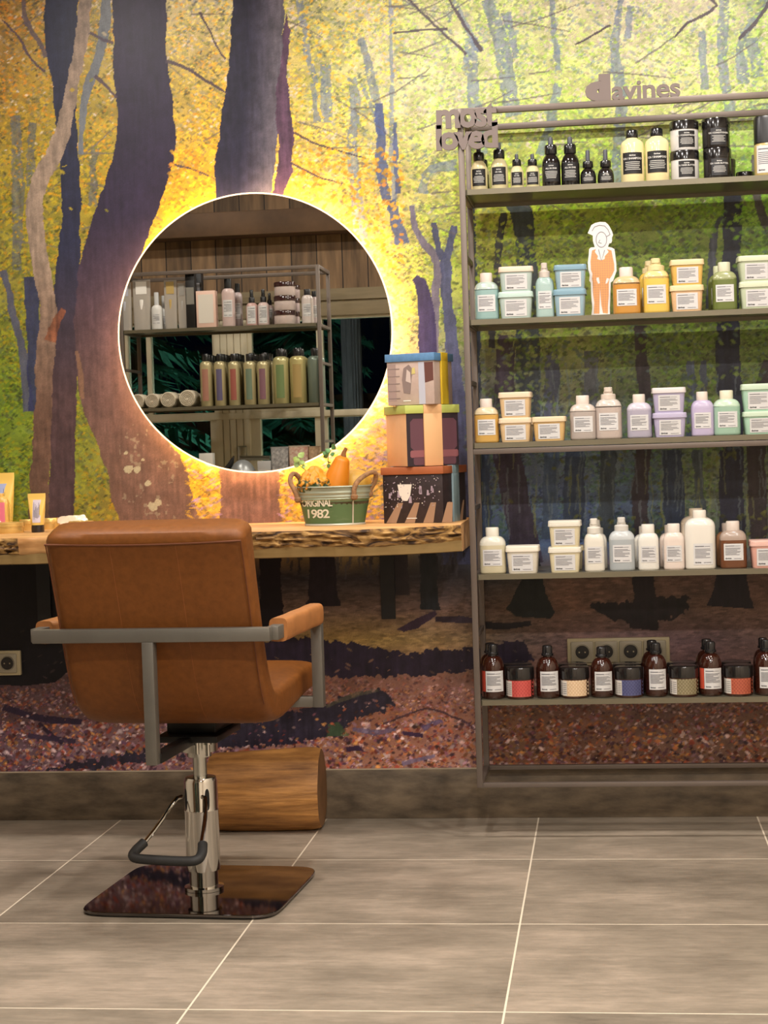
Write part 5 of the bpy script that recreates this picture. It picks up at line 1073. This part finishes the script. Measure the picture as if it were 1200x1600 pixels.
nz = N.new('ShaderNodeTexNoise'); nz.inputs['Scale'].default_value = 22; nz.inputs['Detail'].default_value = 6; mp = N.new('ShaderNodeMapping'); mp.inputs['Scale'].default_value = (.6, 1, 2.5); Lk.new(tc.outputs['Object'], mp.inputs[0]); Lk.new(mp.outputs[0], nz.inputs['Vector'])
ma = N.new('ShaderNodeMath'); ma.operation = 'MULTIPLY_ADD'; ma.inputs[1].default_value = .5; Lk.new(nz.outputs['Fac'], ma.inputs[0]); mb_ = N.new('ShaderNodeMapRange'); mb_.inputs['From Min'].default_value = bh*.62; mb_.inputs['From Max'].default_value = bh*.74; mb_.inputs['To Max'].default_value = .42; Lk.new(sx.outputs[2], mb_.inputs['Value']); Lk.new(mb_.outputs[0], ma.inputs[2])
cr = N.new('ShaderNodeValToRGB'); e = cr.color_ramp.elements; e[0].position = .30; e[0].color = srgb(84, 112, 74); e[1].position = .62; e[1].color = srgb(150, 156, 136); Lk.new(ma.outputs[0], cr.inputs[0]); Lk.new(cr.outputs[0], b.inputs['Base Color']); b.inputs['Metallic'].default_value = .35; b.inputs['Roughness'].default_value = .42
tube_m.build('tub_body', zm, tb, smooth=50)
MB().sup([(RXb+.0015, RYb+.0015, 0), (RXb+.003, RYb+.003, .003), (RXb+.0022, RYb+.0022, .006)], 2, n=64, cap0=False, cap1=False).build('base_rim', P('pale_zinc', (190, 190, 176), .4, metal=.4), tb)
def on_tub(x, z, e=.0008):
    u = z/bh; rx = RXb+(RXt-RXb)*u; ry = RYb+(RYt-RYb)*u; return -ry*math.sqrt(max(0, 1-(x/rx)**2))-e
tm = MB()
for body_, sz, z0, wd, cx in (('ORIGINAL', .026, bh*.52, .088, -.040), ('1982', .032, bh*.22, .062, -.036)):
    v, f = text_geo(body_, sz, 0, .0006, .9); xs_ = [p[0] for p in v]; k = wd/(max(xs_)-min(xs_)); m_ = (max(xs_)+min(xs_))/2
    tm.add([(cx+(a-m_)*k, on_tub(cx+(a-m_)*k, z0+b_), z0+b_) for a, b_, c in v], f)
tm.build('stencilled_words', P('stencil_cream', (206, 200, 178), .6), tb, smooth=0)
tm = MB(); zz = [bh*.05+bh*.6*k/12 for k in range(13)]; xq = RXt*.62
tm.tube([(xq*(.86+.10*z/bh), on_tub(xq*(.86+.10*z/bh), z, .0004), z) for z in zz], .0022, 6); tm.build('seam', P('pale_zinc', (190, 190, 176), .4, metal=.4), tb)
rope = P('jute_rope', (142, 106, 72), .8, noise=.3, nscale=120, bump=.4)
for s, lab_ in ((-1, 'l'), (1, 'r')):
    a0 = math.radians(188 if s < 0 else -38); a1 = math.radians(150 if s < 0 else 14)
    if s < 0: pth = [(-RXt*.93, -RYt*.45, bh*.70), (-RXt*1.0, -RYt*.5, bh*.95), (-RXt*1.16, -RYt*.35, bh*1.18), (-RXt*1.10, -RYt*.05, bh*1.42), (-RXt*.95, RYt*.15, bh*1.30), (-RXt*.88, RYt*.35, bh*1.02), (-RXt*.90, RYt*.45, bh*.80)]
    else: pth = [(RXt*.62, -RYt*.86, bh*.74), (RXt*.62, -RYt*.90, bh*.98), (RXt*.74, -RYt*.80, bh*1.18), (RXt*1.0, -RYt*.45, bh*1.36), (RXt*1.16, -RYt*.2, bh*1.36), (RXt*1.12, 0, bh*1.12), (RXt*.98, .0, bh*.94), (RXt*.95, .0, bh*.78)]
    hd_ = MB().tube(pth, .0065, 10, sub=2).build('rope_handle', rope, tb)
    for p in (pth[0], pth[-1]): MB().lathe([(.004, -.008), (.009, -.004), (.010, .004), (.004, .009)], 12).build('rope_knot', rope, hd_, loc=p)
def W(px, py, Y): x, z = at(px, py, Y); return Vector((x, Y, z))
soil = MB().sup([(RXt*.9, RYt*.9, bh*.52), (RXt*.93, RYt*.93, bh*.62)], 2, n=40); soil.build('filling', P('dark_moss_filling', (70, 60, 36), .9, noise=.4, nscale=60, bump=.6), tb)
def gourd(name, label, base, path, radii, mat_, ribs=0, cat='pumpkin', stem=None):
    t = thing(name, label, cat, base); m = MB(); pts = [Vector(p) for p in path]; rr = radii
    for _ in range(3):
        q = [pts[0]]; qr = [rr[0]]
        for i in range(len(pts)-1): q += [pts[i]*.75+pts[i+1]*.25, pts[i]*.25+pts[i+1]*.75]; qr += [rr[i]*.75+rr[i+1]*.25, rr[i]*.25+rr[i+1]*.75]
        q.append(pts[-1]); qr.append(rr[-1]); pts, rr = q, qr
    rs = []; u = Vector((1, 0, 0))
    for i, p in enumerate(pts):
        d = (pts[min(i+1, len(pts)-1)]-pts[max(i-1, 0)]).normalized(); uu = (u-d*u.dot(d)).normalized(); w_ = d.cross(uu)
        rs.append([tuple(p+(uu*math.cos(t_)+w_*math.sin(t_))*rr[i]*(1+.035*(math.cos(ribs*t_) if ribs else 0))) for t_ in [2*PI*k/48 for k in range(48)]])
    m.rings(rs); m.build('gourd_body', mat_, t, smooth=70)
    if stem: MB().tube(stem[0], stem[1], 8, sub=1).build('stem', P('dry_stem', (130, 88, 46), .8, noise=.3, nscale=60), t)
    return t
orange = P('butternut_orange', (206, 124, 24), .4, noise=.10, nscale=8, bump=.06)
b0 = W(531, 775, -.26)
gourd('long_pumpkin', 'long orange pear-shaped pumpkin leaning right with a dry stem, tallest in the tub', (bcx+.0, -.262, ZT+.05), [(-.006, .01, .0), (-.004, .01, .02), (.002, .01, .05), (.012, .008, .085), (.022, .006, .115), (.026, .005, .128), (.028, .004, .134)], [.012, .034, .037, .031, .022, .019, .008], orange,
      stem=([(.028, .004, .130), (.030, .004, .142), (.037, .002, .155)], [.0085, .006, .0045]))
gourd('round_pumpkin', 'round yellow-orange pumpkin half hidden right of the long one', (bcx+.052, -.215, ZT+.066), [(0, 0, 0), (0, 0, .006), (0, 0, .034), (0, 0, .066), (0, 0, .079), (0, 0, .082)], [.008, .030, .046, .040, .018, .002], P('pale_pumpkin', (212, 158, 60), .45, noise=.12, nscale=10, rgb2=(176, 140, 60)), ribs=8)
# warty gourd
wg = thing('warty_gourd', 'knobbly orange and green gourd at the left of the tub', 'pumpkin', (bcx-.050, -.275, ZT+.112))
bm = bmesh.new(); bmesh.ops.create_icosphere(bm, subdivisions=5, radius=1); r = random.Random(5)
kn = [Vector((r.gauss(0, 1), r.gauss(0, 1), r.gauss(0, 1))).normalized() for _ in range(190)]
from mathutils import kdtree
kd = kdtree.KDTree(len(kn)); [kd.insert(p, i) for i, p in enumerate(kn)]; kd.balance()
for v in bm.verts:
    d = kd.find(v.co)[2]; q = 1+.15*max(0, 1-(d/.14)**2)**.5; tz_ = 1.0-.34*max(0, v.co.z)
    v.co = Vector((v.co.x*.042*q*tz_, v.co.y*.036*q*tz_, v.co.z*.036*q*(1.2 if v.co.z > 0 else .9)))
bm.verts.index_update(); m = MB(); m.add([v.co for v in bm.verts], [[v.index for v in f.verts] for f in bm.faces]); bm.free()
gm, N, Lk, b = node_mat('warty_orange_green'); tc = N.new('ShaderNodeTexCoord'); sx = N.new('ShaderNodeSeparateXYZ'); Lk.new(tc.outputs['Object'], sx.inputs[0]); nz = N.new('ShaderNodeTexNoise'); nz.inputs['Scale'].default_value = 90; Lk.new(tc.outputs['Object'], nz.inputs['Vector'])
mr = N.new('ShaderNodeMapRange'); mr.inputs['From Min'].default_value = -.005; mr.inputs['From Max'].default_value = .035; mr.inputs['To Min'].default_value = -.12; mr.inputs['To Max'].default_value = .3; Lk.new(sx.outputs[2], mr.inputs['Value'])
ma = N.new('ShaderNodeMath'); ma.operation = 'ADD'; Lk.new(mr.outputs[0], ma.inputs[0]); Lk.new(nz.outputs['Fac'], ma.inputs[1]); cr = N.new('ShaderNodeValToRGB'); e = cr.color_ramp.elements; e[0].position = .42; e[0].color = srgb(52, 66, 30); e[1].position = .56; e[1].color = srgb(214, 140, 34); Lk.new(ma.outputs[0], cr.inputs[0]); Lk.new(cr.outputs[0], b.inputs['Base Color'])
m.build('gourd_body', gm, wg, smooth=80)
gourd('small_pumpkin', 'little orange pumpkin behind the left rope handle', (bcx-.088, -.215, ZT+.066), [(0, 0, 0), (0, 0, .004), (0, 0, .016), (0, 0, .030), (0, 0, .036), (0, 0, .037)], [.004, .014, .020, .017, .008, .001], P('small_orange', (222, 120, 30), .4), ribs=7)
# leafy sprigs
def sprig(label, base, path, leaves, rgb, seed):
    t = thing('leafy_sprig', label, 'plant', base); r = random.Random(seed); P_ = [Vector(p) for p in path]
    MB().tube(P_, [.0022]+[.0014]*(len(P_)-1), 6, sub=2).build('sprig_stem', P('sprig_stem', (96, 104, 60), .7), t)
    for k in range(leaves):
        u = .35+.65*k/(leaves-1); f = u*(len(P_)-1); i = min(int(f), len(P_)-2); c = P_[i].lerp(P_[i+1], f-i)+Vector((r.uniform(-.006, .006), r.uniform(-.006, .006), r.uniform(-.003, .006)))
        L_ = r.uniform(.013, .021); a = r.uniform(0, 2*PI); d = Vector((math.cos(a), math.sin(a)*.5, r.uniform(-.2, .6))).normalized(); s = d.cross(Vector((0, -1, .3))).normalized(); n_ = d.cross(s).normalized()
        rs = []
        for j in range(7): q = j/6; wq = math.sin(PI*min(1, q*1.02+.02))**.7*L_*.42; p = c+d*L_*q+n_*(-.25*L_*q*q); rs.append([tuple(p-s*wq+n_*wq*.35), tuple(p), tuple(p+s*wq+n_*wq*.35)])
        lm = MB(); vs = [v for R in rs for v in R]; lm.add(vs, [(j*3+b_, j*3+b_+1, j*3+b_+4, j*3+b_+3) for j in range(6) for b_ in (0, 1)]); q0 = len(lm.v); lm.add([tuple(Vector(v)-n_*.0006) for v in vs], [(j*3+b_+3, j*3+b_+4, j*3+b_+1, j*3+b_) for j in range(6) for b_ in (0, 1)])
        lm.build('leaf', P('leaf_%d_%d_%d' % rgb, rgb, .5, noise=.25, nscale=60), t, smooth=70)
    return t
sprig('green ivy sprig rising behind the gourds against the mirror rim', (bcx-.012, -.235, ZT+.06), [(0, 0, 0), (-.004, 0, .05), (-.002, 0, .09), (-.006, 0, .125), (.004, 0, .14)], 9, (96, 142, 84), 3)
sprig('thin pale green sprig arching left over the mirror rim', (bcx-.05, -.235, ZT+.06), [(0, 0, 0), (-.008, 0, .06), (-.022, 0, .085), (-.045, 0, .10), (-.052, 0, .125)], 8, (150, 176, 96), 8)

# ================================================================= small goods at the left of the worktop
gold = P('gold_tin', (214, 178, 104), .3, metal=.5); goldt = P('gold_tube_plastic', (222, 186, 96), .35, coat=.3)
def ground(px, py): 
    d = c_f+c_r*((px-600)/FPX)-c_u*((py-800)/FPX); t = (ZT-CH)/d.z; return Vector((d.x*t, -CD+d.y*t, ZT))
def tin(label, a, b_, y0, y1, rz=0.):
    Y = ground((a+b_)/2, y1).y; x0 = at(a, y0, Y)[0]; x1 = at(b_, y0, Y)[0]; R = (x1-x0)/2; Y += R; h = at((a+b_)/2, y0, Y-R)[1]-ZT
    t = thing('round_tin', label, 'tin', ((x0+x1)/2, min(Y, -.006-R), ZT)); MB().lathe([(R*.96, 0), (R*.98, .002), (R*.98, h*.5), (R, h*.52), (R, h*.94), (R*.96, h), (R*.86, h*.985)], 40).build('tin_body', gold, t, smooth=40)
    MB().lathe([(R*.98, h*.60), (R*1.02, h*.63), (R*1.02, h*.67), (R*.98, h*.70)], 40, cap0=False, cap1=False).build('rolled_edge', gold, t); return t
tin('shallow gold tin in front at the left edge of the worktop', -18, 29, 817, 834)
tin('small gold tin just left of the standing gold tube', 27, 50, 812, 829)
tin('gold tin just right of the standing gold tube', 67, 95, 809, 826)
tin('gold tin in front of the crumpled wrapper behind the chair back', 102, 140, 815, 832)
def tube_(label, a, b_, ytop, ybase, cap_rgb, cap_k, body_m, band, nm='cream_tube', words=True):
    Y = min(ground((a+b_)/2, ybase).y+.012, -.035); x0 = at(a, ytop, Y)[0]; x1 = at(b_, ytop, Y)[0]; w = x1-x0; h = at((a+b_)/2, ytop, Y)[1]-ZT
    t = thing(nm, label, 'tube', ((x0+x1)/2, Y, ZT)); R = w*.34; hc = h*cap_k; m = MB(); pr = []
    for k in range(15): u = k/14; pr.append((R+(w/2-R)*u, max(.0018, R*(1-u**1.6)), hc+(h-hc)*.90*u, 2+u*3))
    pr += [(w/2, .0016, h)]; m.sup(pr, 2, n=40); m.build('tube_body', body_m, t, smooth=50)
    if cap_k: MB().lathe([(R*1.0, 0), (R*1.02, .002), (R*1.0, hc)], 28).build('cap', P('cap_%d_%d_%d' % cap_rgb, cap_rgb, .3, coat=.3), t, smooth=40)
    bm2 = MB(); f = lambda x, z: -(max(.0018, R*(1-max(0, min(1, (z-hc)/((h-hc)*.9)))**1.6)))*math.sqrt(max(0, 1-(x/(w/2*1.0))**2))-.0006
    a0, a1, n_ = -R*.55, R*.75, 8; z0, z1 = hc+(h-hc)*.08, hc+(h-hc)*.80
    vs = [(a0+(a1-a0)*i/n_, f(a0+(a1-a0)*i/n_, z0+(z1-z0)*j/n_), z0+(z1-z0)*j/n_) for j in range(n_+1) for i in range(n_+1)]; bm2.add(vs, [(j*(n_+1)+i, j*(n_+1)+i+1, (j+1)*(n_+1)+i+1, (j+1)*(n_+1)+i) for j in range(n_) for i in range(n_)])
    r = random.Random(2)
    for k in range(9): x = a0+(a1-a0)*(.12+.09*k); zz = z0+(z1-z0)*r.uniform(.12, .25); L_ = (z1-z0)*r.uniform(.4, .66); bm2.add([(x+dx, f(x, zz+L_*j/4)-.0005, zz+L_*j/4) for j in range(5) for dx in (0, .0008)], [(2*j, 2*j+1, 2*j+3, 2*j+2) for j in range(4)], 1)
    bm2.build('printed_band', [P('band_%d_%d_%d' % band, band, .5), ink_d], t, smooth=40); return t
tube_('gold tube with black cap standing upright near the left end of the worktop', 43, 71, 771, 832, (34, 30, 30), .19, goldt, (196, 186, 196))
tube_('large gold tube with blue band cut off at the left edge', -22, 22, 739, 826, (220, 190, 110), .06, goldt, (150, 160, 196), nm='large_tube')
Y = ground(0, 830).y; x0, x1 = at(-14, 770, Y)[0], at(10, 770, Y)[0]
tk = bottle('pink_labelled_bottle', 'gold bottle with pink label at the very left edge in front of the large tube', 'bottle', x1-x0, at(0, 771, Y)[1]-ZT, (224, 180, 96), cap=(220, 176, 90), cap_h=.08, cap_w=.4, lab=(0, 0)); place(tk, (x0+x1)/2, Y+.015, ZT, 0)
[bpy.data.objects.remove(c) for c in list(tk.children) if c.name.startswith('label')]
hb_ = (at(0, 771, Y)[1]-ZT)*.8; wv = (x1-x0)/2; label_mesh(-wv*.7, wv*.7, hb_*.1, hb_*.95, sup_surf(wv, wv*.74, 3.6), plain=True).build('label', [P('label_pink', (216, 112, 132), .5), ink, ink], tk, smooth=0)
# crumpled clear wrapper / white soft bag
def lump(name, label, cat, c, s, mat_, seed, ears=False):
    t = thing(name, label, cat, c); bm = bmesh.new(); bmesh.ops.create_icosphere(bm, subdivisions=4, radius=1); r = random.Random(seed); kn_ = [(Vector((r.gauss(0, 1), r.gauss(0, 1), r.gauss(0, 1))).normalized(), r.uniform(.75, 1.1)) for _ in range(26)]
    for v in bm.verts:
        q = min(k[1]/max(.35, v.co.normalized().dot(k[0])) for k in kn_ if v.co.normalized().dot(k[0]) > .5) if any(v.co.normalized().dot(k[0]) > .5 for k in kn_) else 1
        q = min(q, 1.25); v.co = Vector((v.co.x*s[0]*q, v.co.y*s[1]*q, max(-s[2]*.9, v.co.z*s[2]*q)))
        if ears and v.co.x > s[0]*.6: v.co.z = v.co.z*(1+.35*(v.co.x-s[0]*.6)/(s[0]*.4)); v.co.x *= 1.12
    lo = min(v.co.z for v in bm.verts)
    for v in bm.verts: v.co.z -= lo
    bm.verts.index_update(); m = MB(); m.add([v.co for v in bm.verts], [[v.index for v in f.verts] for f in bm.faces]); bm.free(); m.build('wrapper_film', mat_, t, smooth=25); return t
film = P('clear_wrapper', (236, 214, 188), .15, coat=.6, bump=.3, nscale=60)
g = ground(120, 826); lump('crumpled_wrapper', 'crumpled whitish wrapper lying behind the gold tin near the chair back', 'wrapper', (g.x-.004, -.085, ZT), (.040, .030, .022), film, 3, True)
g = ground(30, 824); lump('crumpled_wrapper', 'white crumpled wrapper behind the small gold tin at the left', 'wrapper', (g.x+.004, -.09, ZT), (.024, .022, .021), P('soft_white_bag', (240, 226, 196), .4, bump=.2, nscale=60), 9)

# ================================================================= rack by the window, seen only in the mirror
YF2, YB2 = -2.70, -3.0; V = 2.6
def mz(px, py, Yv=V): return at(px, py, Yv)
A0 = mz(188, 560)[0]; A1 = mz(503, 560)[0]; zsh = [mz(400, 508)[1], mz(400, 632)[1]]; zsh.append(zsh[1]-.335); zsh += [zsh[2]-.335, zsh[2]-.67]
rack(A0, A1, YF2, YB2, mz(500, 413)[1], .10, zsh, 'grey metal rack of styling products before the window, seen in the mirror')
def mk(i, a, b_, ytop, fn, back=0., rz=0., dz=0.):
    Yv = V+.045+back; zb_ = zsh[i]+dz; x0 = at(a, ytop+10, Yv)[0]; x1 = at(b_, ytop+10, Yv)[0]; h = at((a+b_)/2, ytop, Yv)[1]-zb_
    t = fn(x1-x0, h); place(t, (x0+x1)/2, -.10-Yv, zb_, PI+rz); return t, h
MR_ = ', in the mirror'
pk = (206, 182, 176); clr = P('clear_pouch', (214, 206, 196), .12, trans=.55, ior=1.1, coat=.3)
def pouch(label, tube_rgb):
    def f(w, h):
        t = thing('clear_gift_pouch', label, 'pouch'); m = MB(); m.sup([(w/2*.92, w*.22, 0, 4), (w/2*.95, w*.2, h*.3, 4), (w/2, w*.10, h*.8, 3), (w/2, .002, h, 3)], 3, n=32); m.build('pouch_film', clr, t, smooth=50)
        MB().lathe([(w*.17, .004), (w*.18, h*.18), (w*.18, h*.6), (w*.1, h*.62)], 18).build('product_inside', P('inside_%d_%d_%d' % tube_rgb, tube_rgb, .4), t, smooth=40)
        MB().box((-w*.30, -w*.10-.002, h*.72), (w*.30, -w*.10, h*.97)).build('pouch_header', P('inside_%d_%d_%d' % tube_rgb, tube_rgb, .4), t); return t
    return f
mk(0, 184, 205, 442, pouch('clear gift pouch with grey tube at the far left of the mirrored top shelf', (170, 170, 180)))
mk(0, 207, 235, 438, pouch('clear gift pouch with white folded card, second on the mirrored top shelf', (226, 222, 216)))
mk(0, 236, 253, 457, lambda w, h: bottle('white_pump_bottle', 'white bottle with clear cap between the pouches'+MR_, 'bottle', w, h, (222, 220, 216), cap=(206, 206, 206), cap_h=.34, cap_w=.42, depth=.95, e=2.2))
mk(0, 249, 262, 462, lambda w, h: bottle('white_pump_bottle', 'white bottle half hidden behind the front white one'+MR_, 'bottle', w, h, (222, 220, 216), cap=(206, 206, 206), cap_h=.34, cap_w=.42, depth=.95, e=2.2), back=.08)
mk(0, 256, 276, 438, pouch('clear pouch with gold tube on the mirrored top shelf', (176, 150, 92)))
mk(0, 277, 291, 442, pouch('narrow clear pouch beside the tall black box'+MR_, (150, 146, 140)))
def boxf(name, label, rgb, lab_rgb, cat='box', lz=(.3, .6), lw=.9):
    def f(w, h):
        t = thing(name, label, cat); MB().bbox((-w/2, -.024, 0), (w/2, .024, h), .0015).build('carton', P('carton_%d_%d_%d' % rgb, rgb, .45), t, smooth=30)
        MB().box((-w/2*lw, -.0247, h*lz[0]), (w/2*lw, -.0241, h*lz[1])).build('label', P('carton_%d_%d_%d' % lab_rgb, lab_rgb, .5), t); return t
    return f
mk(0, 291, 305, 425, boxf('tall_black_box', 'tall black box with grey label'+MR_, (22, 20, 20), (120, 116, 108), lz=(.42, .72), lw=.85))
mk(0, 303, 316, 425, boxf('tall_black_box', 'tall black box standing behind the first one'+MR_, (26, 24, 26), (150, 150, 156), lz=(.55, .8), lw=.6), back=.09)
mk(0, 308, 338, 455, boxf('pink_box', 'pale pink square box with cream label'+MR_, (214, 180, 164), (206, 198, 186), lz=(.12, .90), lw=.78))
def tallb(nm, label, rgb, capk=.2): return lambda w, h: bottle(nm, label, 'bottle', w, h, rgb, cap=(26, 24, 24), cap_h=capk, cap_w=.55, depth=.95, e=2.2, lab=(.28, .66))
mk(0, 346, 366, 436, tallb('pink_bottle', 'tallest pale pink bottle with black cap'+MR_, pk))
mk(0, 364, 378, 443, tallb('pink_bottle', 'pale pink bottle behind the tallest pink one'+MR_, (184, 168, 168)), back=.09)
def sprayb(label, rgb=pk): return lambda w, h: bottle('pink_spray_bottle', label, 'bottle', w, h, rgb, cap=(26, 24, 24), cap_h=.36, cap_w=.46, style='spray', depth=.95, e=2.2, lab=(.1, .8))
mk(0, 384, 402, 453, sprayb('rosy spray bottle with black nozzle, left of the spray pair'+MR_, (196, 160, 152)))
mk(0, 402, 420, 452, sprayb('pale spray bottle with black nozzle, right of the spray pair'+MR_))
mk(0, 414, 428, 458, sprayb('spray bottle hidden behind the right one of the pair'+MR_), back=.08)
hprev = 0; zc = 0
for k, (y, nm) in enumerate([(486, 'bottom'), (463, 'middle'), (441, 'top')]):
    t, h = mk(0, 428, 462, y, lambda w, h: jar('pink_cream_jar', nm+' one of the front stack of three brown-lidded jars'+MR_, w, h, (214, 196, 190), lid=(52, 28, 28), lab='none', lidk=.32), dz=zc); zc += h
zc = 0
for k, (y, nm) in enumerate([(488, 'bottom'), (467, 'middle'), (446, 'top')]):
    t, h = mk(0, 440, 469, y, lambda w, h: jar('pink_cream_jar', nm+' one of the rear stack of three pale jars'+MR_, w, h, (206, 186, 186), lid=(52, 28, 28), lab='none', lidk=.32), back=.10, dz=zc); zc += h
mk(0, 471, 489, 452, tallb('pink_bottle', 'short pale bottle right of the stacked jars'+MR_, (212, 200, 194), .17))
mk(0, 484, 498, 455, tallb('pink_bottle', 'short pale bottle at the right end behind the other'+MR_, (206, 190, 188), .17), back=.08)
# spray cans
def can(name, label, w, h, rgb, band, group=None):
    t = thing(name, label, 'spray can', group=group); R = w/2; hb = h*.86
    MB().lathe([(R*.95, 0), (R, .002), (R, hb*.90), (R*.93, hb*.955), (R*.7, hb*.985), (R*.5, hb)], 28).build('can_body', P('can_%d_%d_%d' % rgb, rgb, .3, metal=.35), t, smooth=50)
    MB().lathe([(R*.55, hb*.97), (R*.55, h*.98), (R*.48, h)], 20).build('cap', P('gloss_black_cap', (22, 22, 24), .22, coat=.4), t, smooth=40)
    if band: label_mesh(-R*.5, R*.5, hb*.12, hb*.82, lambda x, z: -R*math.sqrt(max(0, 1-(x/R)**2)), plain=True, eps=.0008).build('printed_band', P('band_%d_%d_%d' % band, band, .5), t, smooth=0)
    return t
gcan = (178, 166, 126)
cols_ = [(312, 331, (160, 112, 94), 'rosy'), (334, 352, (92, 84, 112), 'violet-blue'), (356, 374, (150, 84, 72), 'red'), (380, 399, (104, 120, 100), 'green-grey'), (401, 420, (124, 88, 98), 'mauve')]
rear = {}
for a, b_, band, nm in cols_:
    mk(1, a, b_, 553, lambda w, h: can('spray_can', 'front gold spray can with '+nm+' band'+MR_, w, h, gcan, band, 'gold spray cans'))
    for r_ in range(1, 4):
        t = rear.get(r_)
        if not rear:
            t, _ = mk(1, a+6, b_+5, 553, lambda w, h: can('spray_can', 'gold can with black cap in the rearmost rows of cans, in the mirror', w, h, gcan, None, 'gold spray cans')); rear[0] = t; o = t
        else:
            o = rear[0].copy(); C.objects.link(o)
            for c in rear[0].children: d = c.copy(); C.objects.link(d); d.parent = o
        if r_ == 1: o['label'] = 'second-row gold can right behind the '+nm+' banded one, in the mirror'
        else: o['label'] = 'gold can with black cap in the rearmost rows of cans, in the mirror'
        Yv = V+.045+.062*r_; o.location = (at((a+b_)/2, 560, V+.045)[0]-.001*r_, -.10-Yv, zsh[1])
for (a, b_, y, rgb, band, lb) in [(426, 451, 545, (180, 172, 122), (106, 124, 78), 'large gold spray can with green band'), (452, 478, 544, (178, 166, 112), (160, 136, 84), 'large gold spray can with speckled gold band'), (480, 504, 544, (116, 128, 116), None, 'large grey-green spray can at the right end')]:
    mk(1, a, b_, y, lambda w, h: can('large_spray_can', lb+MR_, w, h, rgb, band))
    mk(1, a+3, b_+3, y+1, lambda w, h: can('large_spray_can', 'twin behind the '+lb+MR_, w, h, rgb, None), back=.075)
# rolled towels lying on the second shelf
tw_m = P('towel_cloth', (206, 194, 172), .9, noise=.12, nscale=70, bump=.5)
for k, (px, py, r_, bk2, lb) in enumerate([(214, 624, 12, 0, 'leftmost front rolled towel'), (237, 624, 12, 0, 'second front rolled towel from the left'), (262, 623, 13, 0, 'third front rolled towel'), (292, 622, 14, 0, 'rightmost front rolled towel beside the spray cans'), (205, 622, 12, .12, 'rolled towel behind the leftmost one'), (250, 624, 12, .12, 'rolled towel behind the second one'), (276, 624, 12, .12, 'rolled towel behind the third one'), (304, 623, 12, .12, 'rolled towel behind the rightmost one')]):
    Yv = V+.03+bk2; x, z = at(px, py, Yv); R = r_/FPX*(CD+Yv); t = thing('rolled_towel', 'pale '+lb+MR_, 'towel', (x, -.10-Yv, zsh[1]+R), PI)
    m = MB(); rs = [[(q*math.cos(2*PI*i/36)*(1+.03*math.sin(5*2*PI*i/36+y*40)), y, q*math.sin(2*PI*i/36)*(1+.03*math.sin(3*2*PI*i/36+1))) for i in range(36)] for y, q in ((.0, R*.2), (.0, R*.9), (.006, R*.97), (.10, R*.97), (.106, R*.85))]; m.rings(rs)
    m.build('towel_roll', tw_m, t, smooth=60)
    MB().tube([((R*.15+R*.75*j/60)*math.cos(j*.42), -.0005, (R*.15+R*.75*j/60)*math.sin(j*.42)) for j in range(60)], .0012, 5).build('rolled_fold', P('towel_fold', (150, 138, 118), .9), t)
# third shelf: top halves show over the mirror's lower rim
mk(2, 313, 334, 708, boxf('white_box', 'small white box at the left of the lowest mirrored shelf', (206, 202, 194), (190, 186, 178)))
def bowl(w, h):
    t = thing('round_silver_bowl', 'grey domed bowl turned upside down, low in the mirror', 'bowl'); MB().lathe([(w/2, 0), (w/2*1.02, .004)]+[(w/2*math.cos(a*PI/20), h*math.sin(a*PI/20)) for a in range(0, 10)], 40).build('bowl_shell', P('satin_grey', (150, 152, 152), .35, metal=.4), t, smooth=60); return t
mk(2, 356, 402, 718, bowl)
def comb(w, h):
    t = thing('black_brush', 'black pointed brush lying beside the grey bowl low in the mirror', 'brush'); MB().tube([(-w/2, 0, h*.30), (0, 0, h*.45), (w*.30, 0, h*.70), (w/2, 0, h*.98)], [.006, .014, .012, .003], 12, sub=1).bbox((-w/2, -.01, 0), (w*.1, .01, h*.4), .004).build('brush_body', P('brush_black', (26, 24, 24), .4), t); t.scale = (1, 1, 1); return t
t, _ = mk(2, 340, 366, 712, comb); t.rotation_euler.z = 0
mk(2, 404, 425, 720, boxf('small_carton', 'small grey carton in front of the door handle, low in the mirror', (170, 168, 166), (186, 182, 176)))
def pack(label, rgb, rgb2):
    def f(w, h):
        t = thing('paper_bag', label, 'bag'); m = MB(); m.sup([(w/2*.93, .03, 0, 7), (w/2*.96, .028, h*.5, 7), (w/2, .020, h, 7)], 7, n=32); m.build('bag_body', P('bag_%d' % rgb[0], rgb, .6, noise=.12, nscale=80, rgb2=rgb2), t, smooth=40)
        MB().sup([(w/2+.001, .021, h-.006, 7), (w/2+.001, .021, h, 7)], 7, n=32).build('bag_rim', P('bag_rim_%d' % rgb[0], tuple(int(c*.85) for c in rgb), .6), t); return t
    return f
mk(2, 424, 452, 698, pack('silvery dotted bag low in the mirror', (168, 164, 160), (110, 108, 108)))
mk(2, 452, 483, 696, pack('pastel flowered bag low in the mirror', (196, 180, 158), (178, 120, 104)))
mk(2, 483, 501, 697, pack('beige patterned bag at the right of the lowest mirrored shelf', (178, 150, 118), (150, 124, 92)))
